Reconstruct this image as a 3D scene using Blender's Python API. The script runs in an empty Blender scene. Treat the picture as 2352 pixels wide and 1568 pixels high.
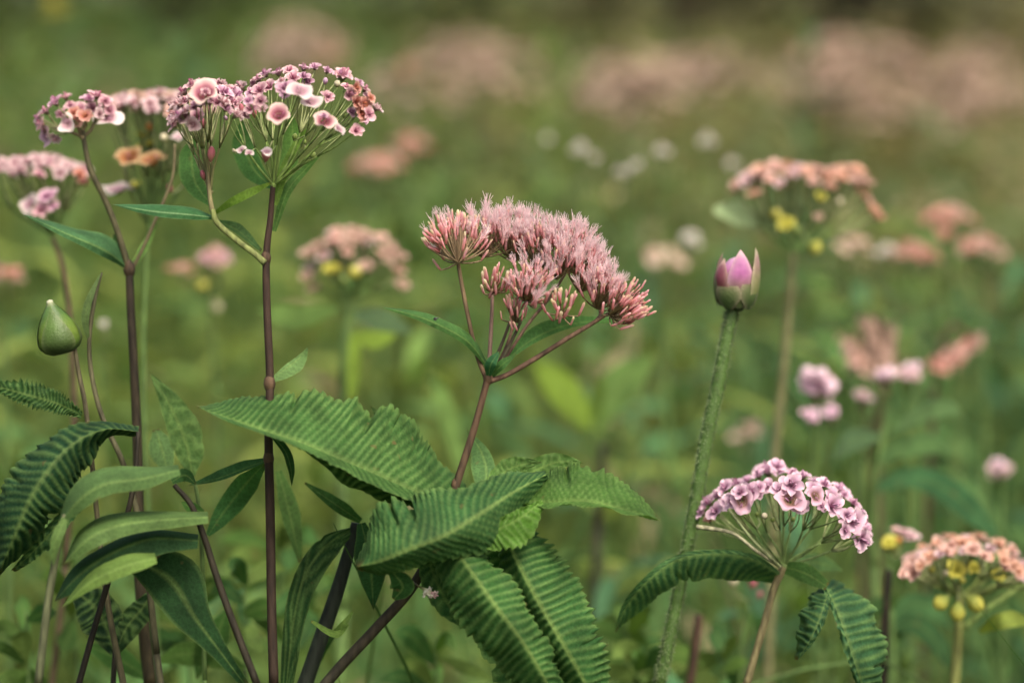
import bpy, math, random
import numpy as np
from mathutils import Vector, Matrix

random.seed(7)
rng = np.random.default_rng(11)
SC = bpy.context.scene
COL = SC.collection

# ------------------------------------------------------------------ camera, sky, sun, exposure
PITCH = math.radians(10.0)
CAM_Z = 1.0
LENS, SENSOR = 80.0, 36.0
cam_data = bpy.data.cameras.new('camera')
cam = bpy.data.objects.new('camera', cam_data)
COL.objects.link(cam)
cam.location = (0, 0, CAM_Z)
cam.rotation_euler = (math.pi / 2 - PITCH, 0, 0)
cam_data.lens = LENS
cam_data.sensor_width = SENSOR
cam_data.clip_start = 0.02
cam_data.clip_end = 400
cam_data.dof.use_dof = True
cam_data.dof.focus_distance = 1.0
cam_data.dof.aperture_fstop = 3.8
SC.camera = cam

SUN_EL, SUN_AZ = math.radians(56), math.radians(150)      # azimuth measured clockwise from +Y
world = bpy.data.worlds.new('World')
SC.world = world
world.use_nodes = True
wt = world.node_tree
wt.nodes.clear()
sky = wt.nodes.new('ShaderNodeTexSky')
sky.sky_type = 'NISHITA'
sky.sun_disc = False
sky.sun_elevation = SUN_EL
sky.sun_rotation = SUN_AZ
sky.air_density = 1.0
sky.dust_density = 9.0
sky.ozone_density = 0.6
bg = wt.nodes.new('ShaderNodeBackground')
bg.inputs['Strength'].default_value = 0.14
wo = wt.nodes.new('ShaderNodeOutputWorld')
wt.links.new(sky.outputs[0], bg.inputs['Color'])
wt.links.new(bg.outputs[0], wo.inputs['Surface'])

sun_data = bpy.data.lights.new('sun', 'SUN')
sun_data.energy = 1.5
sun_data.angle = math.radians(11)
sun_data.color = (1.0, 0.95, 0.86)
sun = bpy.data.objects.new('sun', sun_data)
COL.objects.link(sun)
sdir = Vector((math.sin(SUN_AZ) * math.cos(SUN_EL), math.cos(SUN_AZ) * math.cos(SUN_EL), math.sin(SUN_EL)))
sun.rotation_euler = sdir.to_track_quat('Z', 'Y').to_euler()
sun.location = sdir * 20

SC.view_settings.view_transform = 'Standard'
SC.view_settings.look = 'None'
SC.view_settings.gamma = 1
SC.view_settings.use_curve_mapping = False
SC.view_settings.exposure = 0.8
SC.render.engine = 'CYCLES'
SC.cycles.max_bounces = 6
SC.cycles.transparent_max_bounces = 4

# ------------------------------------------------------------------ helpers
CF = Vector((0, math.cos(PITCH), -math.sin(PITCH)))
CU = Vector((0, math.sin(PITCH), math.cos(PITCH)))
CR = Vector((1, 0, 0))
C0 = Vector((0, 0, CAM_Z))
KX = SENSOR / LENS
PXM = KX / 2352.0                       # metres per picture unit at one metre


def P(x, y, d):
    """a point of the meadow, found by the direction it is seen in and its distance"""
    return C0 + CF * d + CR * ((x / 2352.0 - 0.5) * KX * d) - CU * ((y - 783.0) * PXM * d)


def S(r, g, b, k=1.0):
    f = lambda c: (c / 255 / 12.92 if c / 255 <= 0.04045 else ((c / 255 + 0.055) / 1.055) ** 2.4)
    return (f(r) * k, f(g) * k, f(b) * k, 1.0)


def mixc(a, b, t):
    return tuple(a[i] * (1 - t) + b[i] * t for i in range(3)) + (1.0,)


def catmull(pts, n):
    pts = [np.array(p, float) for p in pts]
    if len(pts) == 2:
        return [pts[0] * (1 - t) + pts[1] * t for t in np.linspace(0, 1, n)]
    ext = [2 * pts[0] - pts[1]] + pts + [2 * pts[-1] - pts[-2]]
    out = []
    m = len(pts) - 1
    for s in np.linspace(0, m, n):
        i = min(int(s), m - 1)
        t = s - i
        a, b, c, d = ext[i], ext[i + 1], ext[i + 2], ext[i + 3]
        out.append(0.5 * ((2 * b) + (c - a) * t + (2 * a - 5 * b + 4 * c - d) * t * t + (3 * b - a - 3 * c + d) * t ** 3))
    return out


class MB:
    """collects vertices, faces and the colour of each vertex"""

    def __init__(self):
        self.V, self.F, self.C = [], [], []

    def grid(self, rows, cols, closed=False):
        """rows: lists of points of equal length"""
        o = len(self.V)
        n = len(rows[0])
        for r, c in zip(rows, cols):
            self.V.extend(Vector(p) for p in r)
            self.C.extend(c if isinstance(c, list) else [c] * n)
        for i in range(len(rows) - 1):
            for j in range(n if closed else n - 1):
                k = (j + 1) % n
                self.F.append((o + i * n + j, o + i * n + k, o + (i + 1) * n + k, o + (i + 1) * n + j))

    def tube(self, pts, radii, col, seg=8, sub=None, cap=True, col2=None):
        n = sub or max(3, len(pts) * 4)
        pp = [Vector(p) for p in catmull([tuple(p) for p in pts], n)]
        rr = np.interp(np.linspace(0, 1, n), np.linspace(0, 1, len(radii)), radii)
        rows, cols = [], []
        ref = Vector((0.3, -0.9, 0.2))
        for i, p in enumerate(pp):
            t = (pp[min(i + 1, n - 1)] - pp[max(i - 1, 0)]).normalized()
            a = t.cross(ref)
            if a.length < 1e-4:
                a = t.orthogonal()
            a.normalize()
            b = t.cross(a)
            rows.append([p + (a * math.cos(2 * math.pi * k / seg) + b * math.sin(2 * math.pi * k / seg)) * rr[i] for k in range(seg)])
            cols.append(mixc(col, col2, i / (n - 1)) if col2 else col)
        o = len(self.V)
        self.grid(rows, cols, True)
        if cap:
            self.F.append(tuple(o + k for k in range(seg))[::-1])
            self.F.append(tuple(o + (n - 1) * seg + k for k in range(seg)))

    def lathe(self, prof, cols, M=None, seg=8, wob=None):
        rows = []
        for i, (r, z) in enumerate(prof):
            row = []
            for k in range(seg):
                a = 2 * math.pi * k / seg
                q = wob(i, a) if wob else (1, 0)
                p = Vector((r * q[0] * math.cos(a), r * q[0] * math.sin(a), z + q[1]))
                row.append(M @ p if M else p)
            rows.append(row)
        self.grid(rows, cols, True)

    def add(self, other, M):
        o = len(self.V)
        self.V.extend(M @ v for v in other.V)
        self.C.extend(other.C)
        self.F.extend(tuple(o + i for i in f) for f in other.F)

    def mesh(self, name, mat, origin=Vector((0, 0, 0)), smooth=True):
        me = bpy.data.meshes.new(name)
        me.from_pydata([tuple(v - origin) for v in self.V], [], self.F)
        at = me.color_attributes.new('col', 'FLOAT_COLOR', 'POINT')
        at.data.foreach_set('color', np.array(self.C, np.float32).ravel())
        if smooth:
            me.polygons.foreach_set('use_smooth', [True] * len(me.polygons))
        me.materials.append(mat)
        me.update()
        return me


ORG = {}


def link(o, origin, parent=None):
    COL.objects.link(o)
    ORG[o.name] = Vector(origin)
    o.location = Vector(origin) - (ORG[parent.name] if parent else Vector((0, 0, 0)))
    if parent:
        o.parent = parent
    return o


def part(name, mb, mat, parent=None, origin=None, smooth=True):
    if origin is None:
        origin = ORG[parent.name] if parent else Vector((0, 0, 0))
    return link(bpy.data.objects.new(name, mb.mesh(name, mat, Vector(origin), smooth)), origin, parent)


def shared(name, me, M, parent):
    """an object that shares mesh data; M: rotation + scale + world position"""
    o = bpy.data.objects.new(name, me)
    COL.objects.link(o)
    o.parent = parent
    loc, rot, sc = M.decompose()
    ORG[o.name] = loc
    o.location = loc - ORG[parent.name]
    o.rotation_mode = 'QUATERNION'
    o.rotation_quaternion = rot
    o.scale = sc
    return o


def thing(name, label, cat, loc, group=None):
    o = bpy.data.objects.new(name, None)
    o.empty_display_size = 0.02
    link(o, loc)
    o['label'] = label
    o['category'] = cat
    if group:
        o['group'] = group
    return o


def align(pos, axis, scale=1.0, spin=None):
    q = Vector(axis).normalized().to_track_quat('Z', 'Y')
    sp = Matrix.Rotation(random.uniform(0, 6.28) if spin is None else spin, 4, 'Z')
    s = scale if hasattr(scale, '__len__') else (scale,) * 3
    return Matrix.Translation(Vector(pos)) @ q.to_matrix().to_4x4() @ sp @ Matrix.Diagonal((*s, 1))


def copy_tree(o, parent=None):
    c = o.copy()
    COL.objects.link(c)
    c.parent = parent
    for ch in o.children:
        copy_tree(ch, c)
    return c


# ------------------------------------------------------------------ materials
def base_mat(name):
    m = bpy.data.materials.new(name)
    m.use_nodes = True
    nt = m.node_tree
    nt.nodes.clear()
    out = nt.nodes.new('ShaderNodeOutputMaterial')
    return m, nt, out


def plant_mat(name, trans=0.25, rough=0.5, spec=0.35, mottle=0.25, nscale=140.0, bump=0.15, tcol=(1.2, 1.25, 0.6), bscale=None, streak=None, net=0.0, spots=0.0):
    """surface colour from the colour attribute, mottled by noise, with light passing through"""
    m, nt, out = base_mat(name)
    N = nt.nodes.new
    L = nt.links.new
    at = N('ShaderNodeAttribute'); at.attribute_name = 'col'
    geo = N('ShaderNodeTexCoord')
    no = N('ShaderNodeTexNoise'); no.inputs['Scale'].default_value = nscale; no.inputs['Detail'].default_value = 4
    if streak:
        mp = N('ShaderNodeMapping'); mp.inputs['Scale'].default_value = (1, 1, streak)
        L(geo.outputs['Object'], mp.inputs['Vector']); L(mp.outputs[0], no.inputs['Vector'])
    else:
        L(geo.outputs['Object'], no.inputs['Vector'])
    mr = N('ShaderNodeMapRange')
    mr.inputs['From Min'].default_value = 0.3; mr.inputs['From Max'].default_value = 0.7
    mr.inputs['To Min'].default_value = 1 - mottle; mr.inputs['To Max'].default_value = 1 + mottle
    L(no.outputs['Fac'], mr.inputs['Value'])
    vm = N('ShaderNodeVectorMath'); vm.operation = 'SCALE'
    L(at.outputs['Color'], vm.inputs[0]); L(mr.outputs[0], vm.inputs['Scale'])
    if net > 0:        # fine net of small veins between the side veins
        vo = N('ShaderNodeTexVoronoi'); vo.feature = 'DISTANCE_TO_EDGE'; vo.inputs['Scale'].default_value = 430
        wn = N('ShaderNodeTexNoise'); wn.inputs['Scale'].default_value = 300
        wa = N('ShaderNodeMix'); wa.data_type = 'RGBA'; wa.inputs['Factor'].default_value = 0.004
        L(geo.outputs['Object'], wn.inputs['Vector'])
        L(geo.outputs['Object'], wa.inputs['A']); L(wn.outputs['Color'], wa.inputs['B']); L(wa.outputs['Result'], vo.inputs['Vector'])
        vr2 = N('ShaderNodeMapRange'); vr2.inputs['From Max'].default_value = 0.16; vr2.inputs['To Min'].default_value = 1 + net; vr2.inputs['To Max'].default_value = 1 - net * 0.35
        L(vo.outputs['Distance'], vr2.inputs['Value'])
        vv = N('ShaderNodeVectorMath'); vv.operation = 'SCALE'
        L(vm.outputs[0], vv.inputs[0]); L(vr2.outputs[0], vv.inputs['Scale'])
        vm = vv
    if spots > 0:      # scattered brown blemishes
        sn = N('ShaderNodeTexNoise'); sn.inputs['Scale'].default_value = 120; sn.inputs['Detail'].default_value = 2
        L(geo.outputs['Object'], sn.inputs['Vector'])
        sm = N('ShaderNodeMapRange'); sm.inputs['From Min'].default_value = 0.69; sm.inputs['From Max'].default_value = 0.75; sm.inputs['To Max'].default_value = spots
        L(sn.outputs['Fac'], sm.inputs['Value'])
        sx = N('ShaderNodeMix'); sx.data_type = 'RGBA'; sx.inputs['B'].default_value = (0.13, 0.09, 0.035, 1)
        L(sm.outputs[0], sx.inputs['Factor']); L(vm.outputs[0], sx.inputs['A'])
        class _O: outputs = [sx.outputs['Result']]
        vm = _O
    oi = N('ShaderNodeObjectInfo')
    vr = N('ShaderNodeMapRange'); vr.inputs['To Min'].default_value = 0.88; vr.inputs['To Max'].default_value = 1.12
    L(oi.outputs['Random'], vr.inputs['Value'])
    v2 = N('ShaderNodeVectorMath'); v2.operation = 'SCALE'
    L(vm.outputs[0], v2.inputs[0]); L(vr.outputs[0], v2.inputs['Scale'])
    bs = N('ShaderNodeBsdfPrincipled')
    bs.inputs['Roughness'].default_value = rough
    bs.inputs['Specular IOR Level'].default_value = spec
    L(v2.outputs[0], bs.inputs['Base Color'])
    if bump > 0:
        n2 = N('ShaderNodeTexNoise'); n2.inputs['Scale'].default_value = bscale or nscale * 6; n2.inputs['Detail'].default_value = 3
        L(geo.outputs['Object'], n2.inputs['Vector'])
        bp = N('ShaderNodeBump'); bp.inputs['Strength'].default_value = bump; bp.inputs['Distance'].default_value = 0.001
        L(n2.outputs['Fac'], bp.inputs['Height'])
        L(bp.outputs[0], bs.inputs['Normal'])
    if trans > 0:
        tm = N('ShaderNodeVectorMath'); tm.operation = 'MULTIPLY'; tm.inputs[1].default_value = tcol
        L(v2.outputs[0], tm.inputs[0])
        tr = N('ShaderNodeBsdfTranslucent')
        L(tm.outputs[0], tr.inputs['Color'])
        mx = N('ShaderNodeMixShader'); mx.inputs[0].default_value = trans
        L(bs.outputs[0], mx.inputs[1]); L(tr.outputs[0], mx.inputs[2])
        L(mx.outputs[0], out.inputs['Surface'])
    else:
        L(bs.outputs[0], out.inputs['Surface'])
    return m


M_LEAF = plant_mat('leaf_surface', 0.30, 0.68, 0.12, 0.32, 70, 0.45, net=0.22, spots=0.6)
M_STEM = plant_mat('stem_bark', 0.0, 0.6, 0.25, 0.55, 420, 0.5, streak=0.12)
M_PETAL = plant_mat('petal', 0.3, 0.6, 0.2, 0.14, 300, 0.2, (1.1, 1.0, 1.0))
M_FLORET = plant_mat('floret_tissue', 0.5, 0.7, 0.1, 0.15, 500, 0.15, (1.25, 1.1, 1.08))
M_MEADOW = plant_mat('meadow_green', 0.36, 0.65, 0.15, 0.2, 12, 0.0)
M_SHELL = plant_mat('insect_shell', 0.0, 0.3, 0.5, 0.2, 500, 0.0)
M_BUD = plant_mat('bud_skin', 0.1, 0.45, 0.35, 0.18, 150, 0.3)

m, nt, out = base_mat('soil')
nz = nt.nodes.new('ShaderNodeTexNoise'); nz.inputs['Scale'].default_value = 3; nz.inputs['Detail'].default_value = 9
rp = nt.nodes.new('ShaderNodeValToRGB')
rp.color_ramp.elements[0].position = 0.35; rp.color_ramp.elements[0].color = (0.022, 0.032, 0.010, 1)
rp.color_ramp.elements[1].position = 0.68; rp.color_ramp.elements[1].color = (0.06, 0.07, 0.025, 1)
tc = nt.nodes.new('ShaderNodeTexCoord')
bs = nt.nodes.new('ShaderNodeBsdfPrincipled'); bs.inputs['Roughness'].default_value = 0.95
nt.links.new(tc.outputs['Object'], nz.inputs['Vector'])
nt.links.new(nz.outputs['Fac'], rp.inputs[0]); nt.links.new(rp.outputs[0], bs.inputs['Base Color']); nt.links.new(bs.outputs[0], out.inputs['Surface'])
M_SOIL = m

# colours (real surface colours)
G_DEEP = (0.030, 0.085, 0.030, 1)
G_MID = (0.058, 0.135, 0.040, 1)
G_RIB = (0.135, 0.225, 0.095, 1)
G_PALE = (0.16, 0.26, 0.095, 1)
G_YEL = (0.22, 0.32, 0.06, 1)
G_BLUE = (0.050, 0.135, 0.075, 1)
G_DARKB = (0.018, 0.050, 0.030, 1)
ST_RED = (0.060, 0.034, 0.020, 1)
ST_DARK = (0.022, 0.018, 0.010, 1)
ST_BROWN = (0.085, 0.06, 0.032, 1)
ST_GREEN = (0.075, 0.13, 0.033, 1)
CREAM = (0.66, 0.55, 0.40, 1)
WHITE = (0.72, 0.68, 0.62, 1)
PINK = (0.76, 0.45, 0.48, 1)
ROSE = (0.64, 0.30, 0.29, 1)
MAROON = (0.42, 0.18, 0.14, 1)
LILAC = (0.56, 0.32, 0.50, 1)
PURPLE = (0.42, 0.13, 0.34, 1)
PALEPINK = (0.78, 0.57, 0.57, 1)
PEACH = (0.66, 0.32, 0.22, 1)
ORANGE = (0.55, 0.22, 0.06, 1)
YELLOW = (0.45, 0.42, 0.06, 1)
TAUPE = (0.36, 0.25, 0.20, 1)


def arr(c):
    return np.array(c[:3])


# ------------------------------------------------------------------ the leaf
LEAF_K = np.array([0.72, 0.77, 0.54])
def leaf_mb(spine, wl, wr, el=0.0, er=0.0, col=G_MID, rib=None, vein=None, ribs=0, slant=0.18, amp=0.0, serr=0.0,
            under=None, nu=None, nv=6, fold=0.0, mid=0.5, wave=0.0, seed=0, tipcol=None, edge=0.35, bow=0.12):
    """spine: (x, y, distance) from base to tip; wl / wr: breadth of the blade either side of the midrib;
    el / er: how far (m) the margins lie behind the midrib; ribs: pairs of side veins, raised by amp (m)"""
    rs = np.random.default_rng(seed + 5)
    rib = rib or mixc(col, (0.165, 0.26, 0.105, 1), 0.62)
    vein = vein or mixc(col, (0.24, 0.33, 0.13, 1), 0.75)
    nu = nu or (ribs * 7 if ribs else 28)
    sp = np.array(catmull(spine, nu))
    u = np.linspace(0, 1, nu)
    # smooth width curves
    def wc(w):
        q = catmull([(i / (len(w) - 1), v, 0) for i, v in enumerate(w)], 200)
        q = np.array(q)
        return np.maximum(np.interp(u, q[:, 0], q[:, 1]), 0.0)
    WL, WR = wc(wl), wc(wr)
    tg = np.gradient(sp[:, :2], axis=0)
    tg /= np.linalg.norm(tg, axis=1)[:, None] + 1e-9
    Ln = np.stack([tg[:, 1], -tg[:, 0]], 1)
    vs = [-1 + i / nv for i in range(nv)] + [0.0] + [(i + 1) / nv for i in range(nv)]
    ph0 = rs.uniform(0, 1)
    q1, q2, q3, q4, q5 = rs.uniform(0, 6.28, 5)
    puck = amp * 0.9
    bites = [(rs.uniform(0.15, 0.85), rs.choice([-1, 1]), rs.uniform(0.10, 0.28), rs.uniform(0.006, 0.014)) for _ in range(3 if ribs > 15 else (1 if ribs else 0))]
    rows, cols, tex = [], [], []
    jit = 1 + 0.10 * np.convolve(rs.normal(0, 1, nu + 8), np.ones(9) / 9, 'valid')
    for i in range(nu):
        row, crow, hrow = [], [], []
        for v in vs:
            a = abs(v)
            w = WL[i] if v > 0 else WR[i]
            ph = ribs * u[i] - slant * ribs * a * 0.35 + ph0 + 0.30 * math.sin(9 * u[i] + q1 + 1.2 * v) + 0.16 * math.sin(23 * u[i] + q2 - 2 * v) + 0.12 * math.sin(4 * v + 17 * u[i] + q3)
            fr = ph - math.floor(ph)
            w2 = w * jit[i] * (1 + serr * (fr - 0.5) * (0.5 + 0.8 * abs(math.sin(7 * u[i] + q4))) * (1 if a > 0.8 else 0) + 0.025 * math.sin(19 * u[i] + q5 + (2 if v > 0 else 0)) * a)
            for bu, bsd, bd_, bw in bites:
                if v * bsd > 0.5:
                    w2 *= 1 - bd_ * math.exp(-((u[i] - bu) / bw) ** 2)
            px = sp[i, :2] + Ln[i] * w2 * v
            e = el if v > 0 else er
            d = sp[i, 2] + e * (a ** (1.5)) + wave * math.sin(9 * u[i] + 4 * v + seed) * a
            row.append(P(px[0], px[1], d))
            r = 0.5 - 0.5 * math.cos(2 * math.pi * fr) if ribs else 0.5
            va = 0.55 + 0.45 * math.sin(11 * u[i] + 3 * v + q2)
            hrow.append(amp * va * (r - 0.5) * min(1, a * 5) * (1 - 0.55 * a ** 4) + puck * math.sin(23 * u[i] + q3) * math.sin(6 * v + q4) * a)
            c = arr(col)
            if ribs:
                rq = r ** 1.8 * (0.80 + 0.20 * math.sin(9 * u[i] + 5 * v + q1))
                c = c * 0.78 * (1 - rq) + arr(rib) * rq
            if a < 0.001:
                c = c * (1 - mid) + arr(vein) * mid
            elif a > 0.95:
                c = c * (1 - edge) + arr(vein) * edge  # paler margin: light caught on the blade's edge, put into the colour
            kt = max(0.0, (u[i] - 0.955 + 0.02 * math.sin(5 * v + q1)) / 0.045)
            if kt > 0:
                c = c * (1 - 0.7 * kt) + np.array([0.14, 0.09, 0.035]) * 0.7 * kt
            if tipcol is not None:
                k = max(0, u[i] - 0.6) / 0.4
                c = c * (1 - k) + arr(tipcol) * k
            crow.append((*(c * LEAF_K), 1.0))
        rows.append(row); cols.append(crow); tex.append(hrow)
    if amp:
        R = np.array([[tuple(p) for p in r] for r in rows])
        du = np.gradient(R, axis=0); dv = np.gradient(R, axis=1)
        nrm = np.cross(du, dv)
        nrm /= np.linalg.norm(nrm, axis=2)[:, :, None] + 1e-12
        R = R + nrm * np.array(tex)[:, :, None]
        rows = [[Vector(p) for p in r] for r in R]
    mb = MB()
    mb.grid(rows, cols)
    return mb


def leaf(parent, spine, wl, wr=None, name='leaf', mat=None, label=None, **k):
    sp = [(p[0], p[1], p[2]) for p in spine]
    mb = leaf_mb(sp, wl, wr if wr is not None else wl, seed=random.randrange(999), **k)
    o = part(name, mb, mat or M_LEAF, parent, origin=P(*sp[0]))
    if label:
        o['label'] = label
    return o


def pts(seq, d):
    return [(x, y, d if len(q) == 0 else q[0]) for x, y, *q in seq]


def ground_foot(x, y, d, dx=0.0):
    w = P(x, y, d)
    return Vector((w.x + dx, w.y + 0.02, 0.0))


def stem(parent, seq, d, radii, col=ST_RED, col2=None, foot=None, name='stem', seg=8, knots=(), mat=None):
    """seq runs from the top down; foot: sideways shift of the root on the soil, None = no root"""
    pp = [P(x, y, q[0] if q else d) for x, y, *q in seq]
    mb = MB()
    rad = [r * PXM * d for r in radii]
    n = len(pp) * 6
    mb.tube(pp, rad, col, seg, n, col2=col2)
    for (x, y, r) in knots:
        c = P(x, y, d)
        mb.lathe([(0.2 * r * PXM, -1.6 * r * PXM), (r * PXM * 0.8, -0.9 * r * PXM), (r * PXM, 0), (r * PXM * 0.8, 0.9 * r * PXM), (0.2 * r * PXM, 1.6 * r * PXM)],
                 [mixc(col, (0.14, 0.09, 0.05, 1), 0.35)] * 5, Matrix.Translation(c), 8)
    if foot is not None:
        last, prev = pp[-1], pp[-2]
        f = Vector((last.x + foot, last.y + 0.03, 0.0))
        t = (last - prev).normalized()
        q1 = last + t * (last.z * 0.25)
        mb.tube([last, q1, f.lerp(q1, 0.4), f], [rad[-1], rad[-1] * 1.05, rad[-1] * 1.15, rad[-1] * 1.3], col2 or col, seg, 14)
    return part(name, mb, mat or M_STEM, parent)


# ------------------------------------------------------------------ flower meshes (unit size, z up)
def petal_cup(seed, lobes=5, depth=0.8, rim=CREAM, mid=PINK, throat=MAROON, outer=None, ruffle=0.12, flare=1.0, stamens=4):
    r_ = random.Random(seed)
    mb = MB()
    ph = [r_.uniform(-0.25, 0.25) for _ in range(lobes + 1)]
    prof = [(0.10, 0.0), (0.26, 0.16), (0.44, 0.42), (0.66, 0.68), (0.88, 0.86), (1.02 * flare, 0.93), (1.08 * flare, 0.88)]
    prof = [(r, z * depth) for r, z in prof]
    cs = [mixc(throat, (0.1, 0.14, 0.05, 1), 0.3), throat, throat, mixc(throat, mid, 0.6), mixc(mid, rim, 0.55), rim, rim]
    off = r_.uniform(0, 6)
    def wob(i, a):
        k = max(0, (i - 2) / 4)
        l = abs(math.cos(lobes * 0.5 * a + off))
        irr = 0.10 * math.sin(2 * a + ph[0] * 9) + 0.07 * math.sin(3 * a + ph[1] * 12)
        return (1 + k * (0.22 * (l - 0.55) + irr), k * (ruffle * math.sin(lobes * a + off * 1.7) + 0.12 * math.sin(2 * a + ph[2] * 10)))
    mb.lathe(prof, cs, None, 24, wob)
    # calyx outside
    g = outer or (0.16, 0.19, 0.07, 1)
    mb.lathe([(0.03, -0.25), (0.14, -0.12), (0.22, 0.05 * depth), (0.34, 0.26 * depth), (0.40, 0.36 * depth)], [g, g, g, mixc(g, mid, 0.3), mixc(g, mid, 0.5)], None, 10)
    for k in range(stamens):
        a = r_.uniform(0, 6.28); q = r_.uniform(0.05, 0.3)
        b = Vector((q * math.cos(a), q * math.sin(a), 0.2 * depth)); t = b + Vector((0.25 * math.cos(a), 0.25 * math.sin(a), 0.75 * depth))
        mb.tube([b, t], [0.03, 0.045], mixc(mid, PURPLE, 0.5), 5, 3)
    return mb


def petal_tuft(seed, n=7, rim=PALEPINK, mid=PINK, core=PURPLE, rise=0.75):
    """a little head of separate rounded petals standing round a darker middle"""
    r_ = random.Random(seed)
    mb = MB()
    for k in range(n):
        a = 2 * math.pi * k / n + r_.uniform(-0.3, 0.3)
        ln = r_.uniform(0.75, 1.15); wd = r_.uniform(0.30, 0.48); el = r_.uniform(0.25, 1.15) * rise
        rows, cols = [], []
        for i in range(6):
            t = i / 5
            ang = el * (1 - 0.5 * t) + 0.25
            rad = ln * (0.08 + t * math.cos(ang) * 0.95)
            z = ln * t * math.sin(ang) * 0.9 - 0.16 * t * t * t
            w = wd * (0.25 + 1.1 * math.sin(math.pi * min(1, 0.12 + 0.80 * t)) ** 0.8) * (0.55 if i == 5 else 1)
            row, crow = [], []
            for j in range(5):
                s = (j - 2) / 2
                x = rad; y = s * w * 0.8
                zz = z + 0.18 * s * s * (1 - 0.4 * t) + r_.uniform(-0.02, 0.02)
                row.append(Vector((x * math.cos(a) - y * math.sin(a), x * math.sin(a) + y * math.cos(a), zz)))
                e = max(abs(s) ** 2 * 0.8, (max(0, t - 0.55) / 0.45) ** 1.2)
                crow.append(mixc(mixc(core, mid, min(1, t * 1.6)), rim, min(1, e * (0.3 + 0.7 * t))))
            rows.append(row); cols.append(crow)
        mb.grid(rows, cols)
    for k in range(6):
        a = r_.uniform(0, 6.28); q = r_.uniform(0.0, 0.22)
        mb.tube([Vector((q * math.cos(a), q * math.sin(a), 0)), Vector((1.6 * q * math.cos(a), 1.6 * q * math.sin(a), r_.uniform(0.45, 0.8)))], [0.05, 0.075], mixc(core, mid, r_.random()), 5, 3)
    g = (0.15, 0.17, 0.07, 1)
    mb.lathe([(0.03, -0.35), (0.14, -0.2), (0.26, 0.0), (0.3, 0.12)], [g, g, mixc(g, core, 0.4), mixc(g, mid, 0.6)], None, 8)
    return mb


def bud_mb(col=CREAM, base=(0.17, 0.2, 0.07, 1), fat=0.5):
    mb = MB()
    pr = [(0.05, -0.15), (0.30 * fat * 2, 0.1), (0.5 * fat * 2, 0.45), (0.46 * fat * 2, 0.8), (0.28 * fat * 2, 1.08), (0.04, 1.2)]
    cs = [base, base, mixc(base, col, 0.5), col, col, mixc(col, WHITE, 0.3)]
    mb.lathe(pr, cs, None, 10, lambda i, a: (1 + 0.06 * math.sin(3 * a + i), 0))
    return mb


def floret_mb(kind, seed):
    """one tubular floret: unit length, z up"""
    r_ = random.Random(seed)
    mb = MB()
    fat = r_.uniform(0.85, 1.2)
    if kind == 'bud':
        pr = [(0.04, 0), (0.085, 0.12), (0.095, 0.4), (0.085, 0.62), (0.10, 0.82), (0.075, 0.97), (0.02, 1.04)]
        cs = [MAROON, ROSE, mixc(ROSE, PINK, 0.7), PINK, mixc(PINK, CREAM, 0.55), CREAM, CREAM]
    elif kind == 'pale':
        pr = [(0.04, 0), (0.08, 0.12), (0.09, 0.4), (0.085, 0.62), (0.11, 0.82), (0.08, 0.97), (0.02, 1.04)]
        cs = [(0.4, 0.3, 0.16, 1), ROSE, PINK, mixc(PINK, CREAM, 0.5), (0.72, 0.66, 0.46, 1), (0.74, 0.72, 0.52, 1), (0.7, 0.7, 0.5, 1)]
    elif kind == 'dark':
        pr = [(0.04, 0), (0.09, 0.15), (0.10, 0.45), (0.085, 0.65), (0.10, 0.85), (0.065, 1.0), (0.02, 1.05)]
        cs = [MAROON, mixc(MAROON, ROSE, 0.7), ROSE, mixc(ROSE, PINK, 0.5), PINK, mixc(PINK, PALEPINK, 0.6), PALEPINK]
    else:
        pr = [(0.04, 0), (0.085, 0.12), (0.09, 0.4), (0.075, 0.6), (0.10, 0.78), (0.15, 0.88), (0.09, 0.84)]
        cs = [MAROON, ROSE, mixc(ROSE, PINK, 0.7), PINK, PALEPINK, mixc(PALEPINK, CREAM, 0.5), PINK]
    mb.lathe([(r * fat, z) for r, z in pr], cs, None, 8, lambda i, a: (1 + 0.05 * math.sin(2 * a + i + seed), 0))
    if kind == 'open':
        for k in range(16):
            a = k * 0.41 + r_.uniform(-0.3, 0.3); s = r_.uniform(0.12, 0.5); h = r_.uniform(1.05, 1.9)
            p0 = Vector((0.05 * math.cos(a), 0.05 * math.sin(a), 0.8))
            p1 = Vector((0.5 * s * math.cos(a), 0.5 * s * math.sin(a), 0.55 + 0.4 * h))
            p2 = Vector((s * math.cos(a + 0.4), s * math.sin(a + 0.4), h))
            mb.tube([p0, p1, p2], [0.024, 0.02, 0.015], (0.86, 0.66, 0.70, 1), 3, 5, False, (0.93, 0.86, 0.87, 1))
    return mb


FL = {k: [floret_mb(k, s) for s in range(3)] for k in ('bud', 'dark', 'open', 'pale')}
FLME = {k: [b.mesh('floret', M_FLORET) for b in v] for k, v in FL.items()}

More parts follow.
